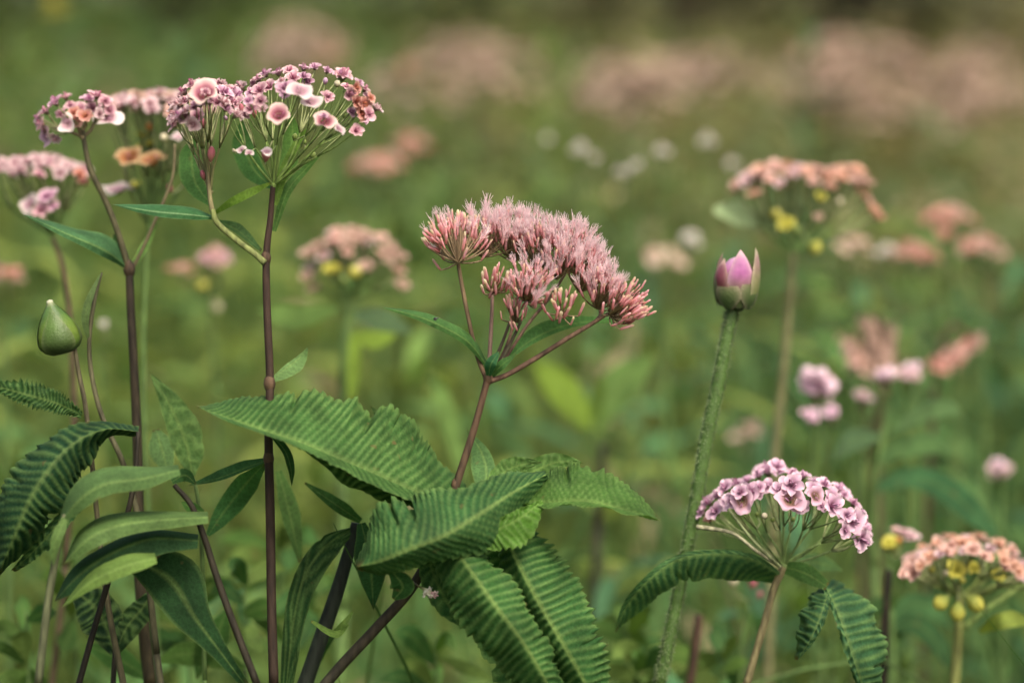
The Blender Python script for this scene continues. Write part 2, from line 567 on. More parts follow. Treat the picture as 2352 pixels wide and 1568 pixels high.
CUPS = {
    'pink': [petal_cup(s, 5, 0.75, (0.70, 0.54, 0.46, 1), (0.52, 0.24, 0.29, 1), (0.22, 0.05, 0.07, 1)) for s in range(3)],
    'white': [petal_cup(s + 10, 3, 0.42, (0.70, 0.63, 0.58, 1), (0.62, 0.50, 0.50, 1), (0.42, 0.22, 0.28, 1), None, 0.24) for s in range(3)],
    'ring': [petal_cup(s + 60, 5, 0.55, (0.68, 0.47, 0.55, 1), (0.60, 0.36, 0.48, 1), (0.22, 0.12, 0.08, 1), None, 0.24) for s in range(3)],
    'lilac': [petal_cup(s + 20, 5, 0.7, (0.72, 0.52, 0.60, 1), LILAC, (0.25, 0.06, 0.15, 1)) for s in range(3)],
    'orange': [petal_cup(s + 30, 5, 0.7, (0.44, 0.32, 0.17, 1), (0.40, 0.22, 0.10, 1), (0.3, 0.10, 0.03, 1)) for s in range(2)],
}
TUFTS = {
    'pink': [petal_tuft(s, 7, (0.72, 0.56, 0.52, 1), (0.55, 0.29, 0.36, 1), (0.30, 0.07, 0.13, 1)) for s in range(4)],
    'purple': [petal_tuft(s + 10, 7, (0.70, 0.54, 0.56, 1), (0.53, 0.29, 0.41, 1), (0.28, 0.08, 0.17, 1)) for s in range(3)],
    'rust': [petal_tuft(s + 20, 8, (0.68, 0.46, 0.36, 1), (0.50, 0.19, 0.17, 1), (0.40, 0.12, 0.03, 1)) for s in range(2)],
    'pale': [petal_tuft(s + 30, 7, (0.70, 0.58, 0.55, 1), (0.58, 0.40, 0.42, 1), (0.38, 0.17, 0.2, 1)) for s in range(3)],
    'lilac': [petal_tuft(s + 40, 5, (0.76, 0.60, 0.63, 1), (0.64, 0.40, 0.54, 1), (0.24, 0.07, 0.15, 1), 0.6) for s in range(4)],
    'peach': [petal_tuft(s + 50, 7, (0.70, 0.48, 0.36, 1), (0.62, 0.34, 0.24, 1), (0.42, 0.18, 0.10, 1), 0.9) for s in range(3)],
    'salmon': [petal_tuft(s + 60, 7, (0.72, 0.53, 0.45, 1), (0.62, 0.38, 0.32, 1), (0.42, 0.2, 0.15, 1), 0.9) for s in range(3)],
    'white': [petal_tuft(s + 70, 6, WHITE, (0.66, 0.66, 0.58, 1), (0.45, 0.5, 0.25, 1)) for s in range(2)],
    'yellow': [petal_tuft(s + 80, 7, (0.5, 0.48, 0.10, 1), YELLOW, (0.3, 0.3, 0.04, 1)) for s in range(2)],
    'drift': [petal_tuft(s + 95, 7, (0.76, 0.61, 0.50, 1), (0.72, 0.57, 0.45, 1), (0.58, 0.46, 0.33, 1)) for s in range(2)],
    'taupe': [petal_tuft(s + 90, 7, (0.56, 0.41, 0.33, 1), (0.48, 0.33, 0.26, 1), (0.30, 0.18, 0.12, 1)) for s in range(2)],
}
BUDS = {
    'cream': [bud_mb((0.66, 0.6, 0.42, 1))], 'rose': [bud_mb((0.42, 0.13, 0.16, 1), (0.3, 0.14, 0.1, 1), 0.42)],
    'green': [bud_mb((0.32, 0.42, 0.12, 1), (0.15, 0.22, 0.06, 1), 0.42)], 'yellow': [bud_mb((0.5, 0.48, 0.09, 1), (0.2, 0.24, 0.05, 1), 0.6)],
    'white': [bud_mb(WHITE, (0.4, 0.42, 0.25, 1), 0.5)], 'lilac': [bud_mb((0.62, 0.42, 0.58, 1), (0.4, 0.2, 0.3, 1), 0.5)],
    'blush': [bud_mb((0.74, 0.56, 0.64, 1), (0.6, 0.4, 0.45, 1), 0.55)],
    'orange': [bud_mb((0.55, 0.26, 0.07, 1), (0.25, 0.2, 0.05, 1), 0.55)],
}
KINDS = {'cup': CUPS, 'tuft': TUFTS, 'bud': BUDS}
KME = {kk: {c: [b.mesh('flower' if kk != 'bud' else 'bud', M_PETAL) for b in v] for c, v in d.items()} for kk, d in KINDS.items()}


def flower(head, kind, color, pos, axis, size):
    """one flower (or bud) as a sub-part of a flower head"""
    me = random.choice(KME[kind][color])
    size *= random.uniform(0.82, 1.22)
    return shared('bud' if kind == 'bud' else 'flower', me, align(pos, axis, (size * random.uniform(0.82, 1.1), size * random.uniform(0.85, 1.12), size * random.uniform(0.8, 1.25))), head)


def head_of(parent, joint, spots, d, pedcol=ST_GREEN, r=3.0, joint_r=8, flat=0.35, toward=0.35, pedr=1.0, joined=False, sag=0.12, nm='flower_head', per=5):
    """spots: (x, y, dist, size in picture units, kind, colour[, axis]); pedicels run from joint (x,y,d) to each"""
    J = P(*joint)
    mb = MB()
    fl, tips = [], []
    for s in spots:
        x, y, dd, size, kind, color = s[:6]
        p = P(x, y, dd)
        if len(s) > 6:
            ax = Vector(s[6])
        else:
            ax = (p - J).normalized() * flat + Vector((0, 0, 1)) * 0.6 + Vector((0, -1, 0)) * random.uniform(toward - 0.3, toward + 0.35) + Vector((random.uniform(-.25, .25), 0, 0))
        ax.normalize()
        sz = size * PXM * dd
        b = p - ax * sz * 0.25
        tips.append((b, dd))
        fl.append((kind, color, p, ax, sz))
    # rays from the joint, each forking into short pedicels
    rest = sorted(tips, key=lambda q: (q[0] - J).normalized().x)
    nr = max(1, round(len(rest) / per))
    for g_ in range(nr):
        grp = rest[g_ * len(rest) // nr:(g_ + 1) * len(rest) // nr]
        cen = sum((q[0] for q in grp), Vector((0, 0, 0))) / len(grp)
        dd = grp[0][1]
        fk = J.lerp(cen, random.uniform(0.5, 0.66)) + Vector((0, 0, -sag * (cen - J).length)) + Vector((random.uniform(-1, 1), random.uniform(-1, 1), 0)) * 0.002
        rw = r * PXM * dd
        mb.tube([J, J.lerp(fk, 0.5) + Vector((random.uniform(-1, 1), 0, random.uniform(-1, 0.3))) * 0.0015, fk], [rw * 1.3, rw * 1.1, rw], pedcol, 6, 8)
        for b, dd in grp:
            md = fk.lerp(b, 0.5) + Vector((random.uniform(-1, 1), random.uniform(-1, 1), random.uniform(-1.2, 0.2))) * 0.0015
            mb.tube([fk, md, b], [rw * 0.8, rw * 0.6, rw * 0.6], mixc(pedcol, (0.28, 0.30, 0.14, 1), random.random()), 5, 6)
    mb.lathe([(0.1 * joint_r * PXM, -joint_r * PXM), (joint_r * PXM * .8, -0.4 * joint_r * PXM), (joint_r * PXM * .9, 0.3 * joint_r * PXM), (0.2 * joint_r * PXM, joint_r * PXM)],
             [pedcol] * 4, Matrix.Translation(J), 8)
    if joined:
        for kind, color, p, ax, sz in fl:
            mb.add(random.choice(KINDS[kind][color]), align(p, ax, sz))
        return part(nm, mb, M_PETAL, parent, origin=J)
    h = part(nm, mb, M_STEM, parent, origin=J)
    for a in fl:
        flower(h, *a)
    return h


def dome_spots(cx, cy, rx, ry, d, n, sizes, colors, rd=None, lo=-0.15, kind='tuft'):
    """flowers over a dome seen from the side; colors: list to draw from"""
    out = []
    rd = rd if rd is not None else rx * PXM * d * 0.8
    ga = math.pi * (3 - math.sqrt(5))
    for i in range(n):
        r = math.sqrt((i + 0.5) / n) * random.uniform(0.93, 1.04)
        th = i * ga + random.uniform(-0.2, 0.2)
        ux, uy = r * math.cos(th), r * math.sin(th)
        h = math.sqrt(max(0, 1 - r * r * 0.97))
        x = cx + ux * rx
        y = cy - (h + lo * 0 ) * ry + random.uniform(-5, 5)
        c = random.choice(colors)
        k = kind
        if isinstance(c, tuple):
            k, c = c
        out.append((x, y, d + uy * rd, random.uniform(*sizes), k, c))
    return out


# ================================================================== GROUND AND MEADOW
mb = MB()
nx = 40
xs = np.linspace(-60, 60, nx); ys = np.linspace(-60, 160, nx)
rows = [[Vector((x, y, 0.012 * math.sin(x * 1.3) * math.cos(y * 0.9) - 0.012)) for x in xs] for y in ys]
mb.grid(rows, [(0.06, 0.06, 0.03, 1)] * nx)
g = part('ground', mb, M_SOIL)
g['kind'] = 'structure'
g['label'] = 'dark soil of the meadow under the grass'


def np_mesh(name, V, F, C, mat):
    me = bpy.data.meshes.new(name)
    nv, nf = len(V), len(F)
    me.vertices.add(nv)
    me.vertices.foreach_set('co', V.astype(np.float32).ravel())
    me.loops.add(nf * 4)
    me.loops.foreach_set('vertex_index', F.astype(np.int32).ravel())
    me.polygons.add(nf)
    me.polygons.foreach_set('loop_start', np.arange(0, nf * 4, 4, dtype=np.int32))
    me.polygons.foreach_set('use_smooth', np.ones(nf, bool))
    me.update(calc_edges=True)
    at = me.color_attributes.new('col', 'FLOAT_COLOR', 'POINT')
    at.data.foreach_set('color', np.concatenate([C, np.ones((nv, 1))], 1).astype(np.float32).ravel())
    me.materials.append(mat)
    return me


def strips(base, az, el0, droop, length, width, col, lv=5, cross=3, fold=0.25, tip=None, prof='leaf', tw=None):
    """n arching blades or leaves at once; base (n,3)"""
    n = len(base)
    t = np.linspace(0, 1, lv)
    ang = el0[:, None] - droop[:, None] * t[None, :]
    seg = length[:, None] / (lv - 1)
    dh = np.cos(ang) * seg; dz = np.sin(ang) * seg
    h = np.concatenate([np.zeros((n, 1)), np.cumsum(dh[:, :-1], 1)], 1)
    z = np.concatenate([np.zeros((n, 1)), np.cumsum(dz[:, :-1], 1)], 1)
    ca, sa = np.cos(az)[:, None], np.sin(az)[:, None]
    cx = base[:, 0:1] + h * ca; cy = base[:, 1:2] + h * sa; cz = base[:, 2:3] + z
    if prof == 'leaf':
        w = np.sin(np.pi * np.clip(0.04 + 0.96 * t, 0, 1)) ** 0.8 * (1 - 0.25 * t)
    else:
        w = (1 - t ** 1.6) * 0.95 + 0.05
    w = width[:, None] * w[None, :] * 0.5
    roll = (tw if tw is not None else np.zeros(n))[:, None]
    V = np.zeros((n, lv, cross, 3))
    for j in range(cross):
        s = -1 + 2 * j / (cross - 1)
        up = abs(s) * fold
        V[:, :, j, 0] = cx - sa * w * s * np.cos(roll)
        V[:, :, j, 1] = cy + ca * w * s * np.cos(roll)
        V[:, :, j, 2] = cz + w * up + w * s * np.sin(roll)
    C = np.repeat(np.repeat(col[:, None, None, :], lv, 1), cross, 2).copy()
    if tip is not None:
        C = C * (1 - (t ** 3)[None, :, None, None]) + tip[:, None, None, :] * (t ** 3)[None, :, None, None]
    idx = np.arange(n * lv * cross).reshape(n, lv, cross)
    F = np.stack([idx[:, :-1, :-1], idx[:, :-1, 1:], idx[:, 1:, 1:], idx[:, 1:, :-1]], -1).reshape(-1, 4)
    return V.reshape(-1, 3), F, C.reshape(-1, 3)


def cat(parts):
    V, F, C, o = [], [], [], 0
    for v, f, c in parts:
        V.append(v); F.append(f + o); C.append(c); o += len(v)
    return np.concatenate(V), np.concatenate(F), np.concatenate(C)


def noise2(x, y, s, k):
    return (np.sin(x * s + 1.3 * k) * np.cos(y * s * 0.8 + 2.1 * k) + 0.6 * np.sin(x * s * 2.3 + y * s * 1.7 + k) + 0.4 * np.cos(y * s * 3.1 - x * s * 2.9 + 3 * k)) / 2


PAL = np.array([[0.128, 0.165, 0.038], [0.080, 0.130, 0.032], [0.052, 0.108, 0.032], [0.058, 0.138, 0.060], [0.250, 0.210, 0.120], [0.140, 0.115, 0.060]])


def meadow_col(x, y, r):
    """greens drift from yellow green on the left to cool green on the near right, dry and brown far right"""
    n = len(x)
    u = np.clip(x / np.maximum(y, 0.5) / 0.225, -1.5, 1.5)
    far = np.clip((y - 2.2) / 3.0, 0, 1)
    a = noise2(x, y, 2.1, 1.0); b = noise2(x, y, 3.3, 5.0)
    wts = np.stack([
        0.55 + 0.8 * a - 0.5 * u * (1 - far) + 0.5 * np.exp(-((u - 0.05) / 0.2) ** 2) * far,
        0.9 + 0.3 * b,
        0.75 - 0.5 * a,
        0.35 + 0.75 * u * (1 - far) + 0.3 * b,
        0.04 + 1.0 * far * np.clip(u + 0.35, 0, 1.3) + 0.1 * a,
        0.05 + 0.55 * far * np.clip(u + 0.2, 0, 1.2)], 1)
    wts = np.clip(wts, 0.02, None)
    wts /= wts.sum(1, keepdims=True)
    cs = wts.cumsum(1)
    pick = (r.random(n)[:, None] > cs).sum(1).clip(0, 5)
    c = PAL[pick] * r.uniform(0.65, 1.4, (n, 1)) * np.clip(1.24 - 0.1 * far + 0.45 * noise2(x, y, 1.4, 2.0) + 0.5 * noise2(x, y, 5.5, 4.0), 0.35, 2.2)[:, None]
    k = (0.62 * far * np.clip(0.5 + 0.7 * u, 0.12, 1))[:, None]
    c = c * (1 - k) + np.array([0.25, 0.215, 0.11]) * k
    return c


def scatter(n, y0, y1, power, spread, r):
    """positions over a wedge that widens with distance"""
    t = r.random(n)
    y = (y0 ** power + t * (y1 ** power - y0 ** power)) ** (1 / power)
    x = r.uniform(-1, 1, n) * (0.26 * y + spread)
    return x, y


def cap_h(y):
    """how tall the sward may stand so that the near flowers rise clear of it"""
    return np.clip(0.36 + 0.20 * (y - 0.6), 0.30, 0.62)


r = np.random.default_rng(3)
pp = []
for n, y0, y1, pw, sp_, wd in ((34000, 0.35, 4.0, 1.3, 0.55, (0.0022, 0.005)), (42000, 4.0, 22.0, 1.2, 1.2, (0.006, 0.016))):
    x, y = scatter(n, y0, y1, pw, sp_, r)
    h = cap_h(y) * r.uniform(0.55, 1.18, n)
    c = meadow_col(x, y, r)
    base = np.stack([x, y, np.zeros(n) - 0.01], 1)
    tipc = c * 0.8 + np.array([0.20, 0.22, 0.06]) * 0.2
    pp.append(strips(base, r.uniform(0, 6.28, n), r.uniform(1.15, 1.6, n), r.uniform(0.1, 1.1, n), h, r.uniform(*wd, n), c, 6, 2, 0.0, tipc, 'blade', r.uniform(-0.5, 0.5, n)))
n = 1500
x, y = scatter(n, 1.15, 2.6, 1.4, 0.35, r)
h = (1.0 - 0.335 * y) + r.uniform(-0.04, 0.16, n) * y
c = meadow_col(x, y, r) * r.uniform(0.8, 1.3, (n, 1))
base = np.stack([x, y, np.zeros(n) - 0.01], 1)
pp.append(strips(base, r.uniform(0, 6.28, n), r.uniform(1.3, 1.57, n), r.uniform(0.2, 1.3, n), h * 1.08, r.uniform(0.004, 0.009, n), c, 9, 2, 0.0, None, 'blade', r.uniform(-0.7, 0.7, n)))
V, F, C = cat(pp)
o = link(bpy.data.objects.new('meadow_grass', np_mesh('meadow_grass', V, F, C, M_MEADOW)), (0, 0, 0))
o['kind'] = 'stuff'
o['label'] = 'tall mixed green grass filling the meadow'

# leafy herbs between the grass: stalks with pairs of leaves, read as one mass
pp = []
for n, y0, y1, pw, sp_, lw in ((520, 0.5, 1.35, 1.6, 0.5, (0.075, 0.011)), (3000, 1.35, 4.5, 1.5, 0.6, (0.105, 0.017)), (2200, 4.5, 20.0, 1.2, 1.2, (0.13, 0.05))):
    x, y = scatter(n, y0, y1, pw, sp_, r)
    h = cap_h(y) * r.uniform(0.6, 1.15, n)
    c = meadow_col(x, y, r)
    az = r.uniform(0, 6.28, n)
    base = np.stack([x, y, np.full(n, -0.01)], 1)
    st = c * 0.8
    el = r.uniform(1.35, 1.57, n)
    pp.append(strips(base, az, el, r.uniform(0, 0.25, n), h, np.full(n, 0.004 + 0.001 * (y0 > 2)), st, 4, 3, 1.0, None, 'blade'))
    nl = 12
    k = np.tile(np.arange(nl), n)
    rep = lambda q: np.repeat(q, nl, axis=0)
    f = (0.25 + 0.75 * (k // 2 + 1) / (nl / 2))
    hh = rep(h) * f
    lb = rep(base).copy()
    lb[:, 2] += hh * np.sin(rep(el)); lb[:, 0] += hh * np.cos(rep(el)) * np.cos(rep(az)); lb[:, 1] += hh * np.cos(rep(el)) * np.sin(rep(az))
    la = rep(az) + (k % 2) * math.pi + (k // 2) * 1.57 + r.uniform(-0.5, 0.5, n * nl)
    m_ = n * nl
    ln = lw[0] * r.uniform(0.55, 1.3, m_) * (1.15 - 0.45 * f)
    lc = rep(c) * r.uniform(0.8, 1.25, (m_, 1))
    pp.append(strips(lb, la, r.uniform(0.0, 1.0, m_), r.uniform(0.5, 1.6, m_), ln, lw[1] * r.uniform(0.7, 1.3, m_), lc, 5, 3, 0.3, None, 'leaf', r.uniform(-0.4, 0.4, m_)))
V, F, C = cat(pp)
o = link(bpy.data.objects.new('meadow_herbs', np_mesh('meadow_herbs', V, F, C, M_MEADOW)), (0, 0, 0))
o['kind'] = 'stuff'
o['label'] = 'leafy green herbs growing thickly among the meadow grass'


# ------------------------------------------------------------------ shrubs along the back of the meadow
def shrub(x, y, w, h, cols, label, seed, n=2600, ls=0.10):
    r = np.random.default_rng(seed)
    t = thing('shrub', label, 'shrub', (x, y, 0), 'shrubs closing the back of the meadow')
    mb = MB()
    tips = []
    for k in range(9):
        a = r.uniform(0, 6.28); q = r.uniform(0.2, 0.42) * w
        tip = Vector((x + q * math.cos(a), y + q * math.sin(a), h * r.uniform(0.55, 0.9)))
        mb.tube([Vector((x, y, -0.05)), Vector((x, y, 0)).lerp(tip, 0.5) + Vector((0, 0, 0.1 * h)), tip], [0.035, 0.022, 0.008], (0.07, 0.055, 0.04, 1), 6, 7)
        tips.append(tip)
    part('trunk', mb, M_STEM, t)
    ncl = 60
    cc = np.stack([x + r.normal(0, 0.22 * w, ncl), y + r.normal(0, 0.22 * w, ncl), h * (0.12 + 0.85 * r.random(ncl) ** 0.8)], 1)
    cr = w * r.uniform(0.08, 0.17, ncl)
    i = r.integers(0, ncl, n)
    v = r.normal(0, 1, (n, 3)); v /= np.linalg.norm(v, axis=1)[:, None]
    b = cc[i] + v * (cr[i] * r.uniform(0.5, 1.0, n) ** 0.5)[:, None]
    b[:, 2] = np.clip(b[:, 2], 0.03, None)
    c = np.array(cols)[r.integers(0, len(cols), n)] * r.uniform(0.7, 1.3, (n, 1))
    s = strips(b, r.uniform(0, 6.28, n), r.uniform(-0.5, 0.9, n), r.uniform(0, 1.2, n), ls * r.uniform(0.6, 1.3, n), ls * 0.45 * r.uniform(0.7, 1.2, n), c, 4, 3, 0.2, None, 'leaf', r.uniform(-0.8, 0.8, n))
    V, F, C = s
    V = V - np.array([x, y, 0.0])
    o = bpy.data.objects.new('crown', np_mesh('crown', V, F, C, M_MEADOW))
    link(o, (x, y, 0), t)
    o['kind'] = 'stuff'
    return t


DK = [(0.035, 0.040, 0.020), (0.055, 0.045, 0.028), (0.040, 0.050, 0.022)]  # dark leaves, with the deep shade of the hedge put into the colour
DG = [(0.09, 0.14, 0.04), (0.13, 0.17, 0.05), (0.07, 0.11, 0.035)]
BR = [(0.15, 0.12, 0.07), (0.11, 0.10, 0.05), (0.08, 0.09, 0.04)]
shrubs = [(-4.2, 12.6, 2.4, 1.7, DG, 'green bushy shrub at the left end of the shrub row'),
          (-2.9, 11.6, 2.2, 1.5, DG, 'dark green shrub in the blurred background at upper left'),
          (-1.6, 11.9, 2.0, 1.6, DG, 'green shrub in the blurred background above the tallest flower head'),
          (-0.4, 12.3, 2.1, 1.6, DG, 'green shrub at top middle left of the frame'),
          (0.75, 11.3, 2.0, 1.7, BR, 'brownish green shrub at top middle of the frame'),
          (1.75, 11.0, 2.0, 1.8, DK, 'very dark shrub at the top right of the meadow'),
          (2.9, 10.7, 2.2, 1.9, DK, 'dark brown shrub in the top right corner'),
          (4.3, 11.2, 2.4, 2.0, DK, 'dark shrub at the right end of the shrub row')]
for i, a in enumerate(shrubs):
    shrub(*a, seed=40 + i)

# ------------------------------------------------------------------ far drift of pale flowering plants (copies of three)
def far_plant(kind, hgt, colors, leafc):
    t = thing('flowering_plant', 'x', 'plant', (0, 0, 0))
    mb = MB(); mb.tube([Vector((0, 0, 0)), Vector((0.015, 0.0, hgt * 0.5)), Vector((0, 0, hgt))], [0.004, 0.0035, 0.0025], ST_BROWN, 5, 6)
    part('stem', mb, M_STEM, t)
    for k in range(6):
        a = k * 1.57 + (k // 2) * 0.8
        z = hgt * (0.35 + 0.09 * k)
        b = np.array([[0, 0, z]])
        V, F, C = strips(b, np.array([a]), np.array([0.6]), np.array([1.1]), np.array([0.14]), np.array([0.045]), np.array([leafc]), 6, 3, 0.25)
        o = bpy.data.objects.new('leaf', np_mesh('leaf', V, F, C, M_MEADOW)); link(o, (0, 0, 0), t)
    mb = MB()
    for k in range(26):
        rr = math.sqrt(random.random()) * 0.085; th = k * 2.4
        p = Vector((rr * math.cos(th), rr * math.sin(th), hgt + 0.05 - rr * rr * 6 - random.uniform(0, 0.05)))
        mb.tube([Vector((0, 0, hgt)), p], [0.0012, 0.001], ST_BROWN, 4, 3, False)
        mb.add(random.choice(TUFTS[random.choice(colors)]), align(p, (p.x * 6, p.y * 6, 1), 0.0125))
    part('flower_head', mb, M_PETAL, t)
    return t


protos = [far_plant(0, 0.72, ['drift', 'drift', 'taupe', 'drift'], (0.11, 0.12, 0.035)),
          far_plant(1, 0.66, ['drift', 'drift', 'drift', 'taupe'], (0.12, 0.17, 0.04)),
          far_plant(2, 0.78, ['drift', 'drift', 'taupe', 'drift', 'drift'], (0.10, 0.11, 0.035))]
PH = [0.72, 0.66, 0.78]
rr = random.Random(5)


def far_spot(x, y, hz):
    """distance at which a plant of height hz shows its top at (x, y)"""
    k = (-math.sin(PITCH) - (y - 783.0) * PXM * math.cos(PITCH))
    d = (hz + 0.03 - CAM_Z) / k
    w = P(x, y, d)
    return w.x, w.y


regions = [  # x0, x1, y0, y1, number, label
    (1330, 1830, 128, 188, 20, 'pale pinkish brown flower in the broad blurred drift at top right of centre'),
    (950, 1180, 75, 170, 11, 'pale pink flower in the blurred drift above the sharp pink head'),
    (590, 800, 60, 120, 9, 'pinkish beige flower in the blurred drift behind the tallest flower head'),
    (1850, 2352, 88, 205, 26, 'beige pink flower in the hazy drift along the upper right edge'),
    (1900, 2300, 205, 250, 6, 'faint beige flower at the lower edge of the drift, near the right side'),
]
used = [False] * 3
for x0, x1, y0, y1, n, lab in regions:
    for k in range(n):
        i = rr.randrange(3)
        o = protos[i] if not used[i] else copy_tree(protos[i])
        used[i] = True
        for attempt in range(60):
            s = rr.uniform(0.86, 1.14)
            wx, wy = far_spot(rr.uniform(x0, x1), rr.uniform(y0, y1), PH[i] * s)
            if 3.8 < wy < 10:
                break
        o.location = (wx, wy, 0)
        o.rotation_euler = (rr.uniform(-.05, .05), rr.uniform(-.05, .05), rr.uniform(0, 6.28))
        o.scale = (s, s, s)
        o['label'] = lab
        o['group'] = 'flowers of the ' + lab.split(' in the ')[-1] if ' in the ' in lab else 'faint beige flowers at the lower edge of the drift'

# ================================================================== BLURRED PLANTS BEHIND THE SUBJECT
def tall_stalk(x, y, d, label, col, n=26, width=0.016, ln=0.10):
    """a leafy upright stalk, its tip seen at (x, y)"""
    top = P(x, y, d)
    t = thing('leafy_stalk', label, 'plant', (top.x, top.y + 0.02, 0), 'tall leafy stalks blurred in the background')
    mb = MB(); mb.tube([top, Vector((top.x + 0.01, top.y + .01, top.z * 0.5)), Vector((top.x, top.y + 0.02, 0))], [0.002, 0.004, 0.006], ST_GREEN, 6, 9)
    part('stem', mb, M_STEM, t)
    for k in range(n):
        f = (k + 0.5) / n
        z = top.z * (0.25 + 0.74 * f)
        a = k * 2.4
        b = np.array([[top.x, top.y + 0.01, z]])
        c = np.array([col]) * random.uniform(0.8, 1.25)
        V, F, C = strips(b, np.array([a]), np.array([0.9]), np.array([1.0]), np.array([ln * (1.25 - 0.6 * f)]), np.array([width]), c, 6, 3, 0.25)
        o = bpy.data.objects.new('leaf', np_mesh('leaf', V - np.array([[top.x, top.y + .02, 0]]), F, C, M_MEADOW)); link(o, (top.x, top.y + 0.02, 0), t)
    return t


for x, y, d, lab, c in (
        (1245, 60, 3.3, 'bright green leafy stalk standing right above the sharp pink head', (0.13, 0.20, 0.04)),
        (1300, 130, 3.1, 'yellow green leafy stalk beside the bright one above the pink head', (0.15, 0.20, 0.05)),
        (1855, 40, 3.0, 'bluish green leafy stalk left of the dark top right corner', (0.05, 0.12, 0.06)),
        (150, 150, 2.4, 'green leafy stalk in the upper left with a pale leaf', (0.09, 0.15, 0.04)),
        (30, 60, 2.7, 'green leafy stalk at the left edge of the upper background', (0.10, 0.15, 0.04)),
        (560, 30, 3.0, 'green leafy stalk behind the gap between the two left flower heads', (0.07, 0.12, 0.03)),
        (400, 60, 2.8, 'dark green leafy stalk above the left flower heads', (0.05, 0.10, 0.03)),
        (1000, 380, 2.3, 'green leafy stalk left of the sharp pink head', (0.08, 0.14, 0.035)),
        (2320, 600, 2.0, 'cool green leafy stalk at the right edge', (0.05, 0.13, 0.06)),
        (2200, 660, 2.2, 'green leafy stalk below the beige flower cluster at right', (0.07, 0.14, 0.045))):
    tall_stalk(x, y, d, lab, c)


def blurred_plant(label, joint, d, spots, stem_seq, r=8, stemc=ST_GREEN, foot=0.03, joined=True, pedr=3.0, pedcol=ST_GREEN, name='flowering_plant', group=None, **k):
    f = stem_seq[-1]
    t = thing(name, label, 'plant', ground_foot(f[0], f[1], d, foot), group)
    stem(t, stem_seq, d, [r * 0.75, r, r * 1.1], stemc, foot=foot)
    head_of(t, (*joint, d), spots, d, pedcol, pedr, 10, joined=joined, **k)
    return t


# beige dome with yellow middle, behind the tall stem
d = 1.36
sp_ = dome_spots(812, 640, 118, 105, d, 46, (15, 22), ['salmon', 'taupe', 'pale', 'taupe'], rd=0.02)
sp_ += [(705, 640, d, 22, 'tuft', 'taupe'), (925, 655, d, 20, 'tuft', 'taupe'), (915, 625, d, 20, 'tuft', 'salmon'), (720, 665, d, 20, 'tuft', 'taupe'),
        (765, 622, d - .03, 26, 'tuft', 'yellow'), (812, 632, d - .03, 26, 'bud', 'yellow'), (790, 650, d - .03, 18, 'bud', 'green')]
t = blurred_plant('blurred beige pink dome shaped flower with yellow buds behind the tall stem', (800, 690), d, sp_, [(800, 690), (790, 830), (785, 1000), (786, 1130), (785, 1400)], 13)
leaf(t, pts([(775, 705), (700, 728), (640, 722), (585, 705)], d), [8, 26, 22, 0], col=G_PALE)
leaf(t, pts([(805, 770), (860, 778), (910, 768)], d - .02), [8, 22, 3], col=G_YEL)
leaf(t, pts([(815, 780), (812, 850), (806, 920)], d - .02), [14, 16, 8], col=G_YEL)
leaf(t, pts([(815, 720), (880, 735), (950, 760)], d), [10, 28, 3], col=(0.10, 0.16, 0.11, 1))

# small pinkish flower with a pale green bud, left of the tall stem
d = 1.5
sp_ = dome_spots(490, 625, 38, 45, d, 12, (14, 20), ['taupe', 'salmon', 'pink'], rd=0.015) + dome_spots(415, 635, 30, 22, d, 6, (12, 17), ['salmon', 'peach'], rd=0.01)
sp_ += [(470, 668, d - .01, 22, 'bud', 'yellow', (-.4, 0, 1)), (490, 690, d - .01, 24, 'bud', 'cream', (.6, 0, -1))]
blurred_plant('small blurred pinkish flower with a pale yellow green bud between two dark stems', (482, 690), d, sp_, [(482, 690), (490, 800), (500, 1000), (500, 1300)], 5)

# pale flat flower at the left edge
d = 1.19
sp_ = dome_spots(85, 430, 125, 62, d, 46, (17, 25), ['pale', 'pale', 'pale', 'pink'], rd=0.03)
sp_ += [(70, 470, d - .02, 24, 'cup', 'white', (-.4, -.7, .6)), (110, 455, d - .03, 24, 'tuft', 'purple'), (95, 485, d - .03, 22, 'tuft', 'pink'), (125, 475, d - .03, 20, 'tuft', 'purple'),
        (100, 490, d - .03, 14, 'bud', 'cream', (0, 0, -1)), (182, 402, d - .02, 18, 'tuft', 'rust'), (190, 415, d, 16, 'tuft', 'rust'), (195, 425, d, 13, 'bud', 'rose')]
t = blurred_plant('pale pink flat flower head cut by the left edge of the frame', (120, 540), d, sp_, [(120, 540), (150, 640), (165, 800), (170, 1000), (150, 1300)], 7, ST_BROWN, joined=False)

# pink flower seen through between the two left heads, with orange and cream flowers below
d = 1.17
sp_ = dome_spots(362, 280, 128, 58, d, 58, (21, 29), ['pale', 'pale', 'salmon', 'taupe'], rd=0.03)
sp_ += [(300, 368, d - .02, 30, 'cup', 'orange'), (352, 380, d - .02, 32, 'cup', 'orange'), (325, 315, d, 18, 'tuft', 'yellow'), (345, 335, d, 18, 'tuft', 'yellow'), (318, 345, d, 15, 'bud', 'yellow'),
        (270, 440, d, 30, 'cup', 'white', (0, -.2, 1)), (380, 325, d - .03, 17, 'bud', 'cream', (-.3, 0, 1)), (410, 318, d - .03, 15, 'cup', 'white'),
        (405, 345, d - .02, 14, 'bud', 'green'), (315, 430, d, 18, 'bud', 'yellow'), (345, 300, d, 16, 'bud', 'orange'),
        (392, 440, d - .03, 15, 'bud', 'rose'), (462, 425, d - .03, 15, 'bud', 'rose')]
blurred_plant('blurred pale pink flower with orange and cream blooms beneath, between the two left heads', (345, 520), d, sp_, [(345, 520), (335, 620), (330, 800), (332, 1000), (350, 1300)], 6, ST_GREEN, joined=False)

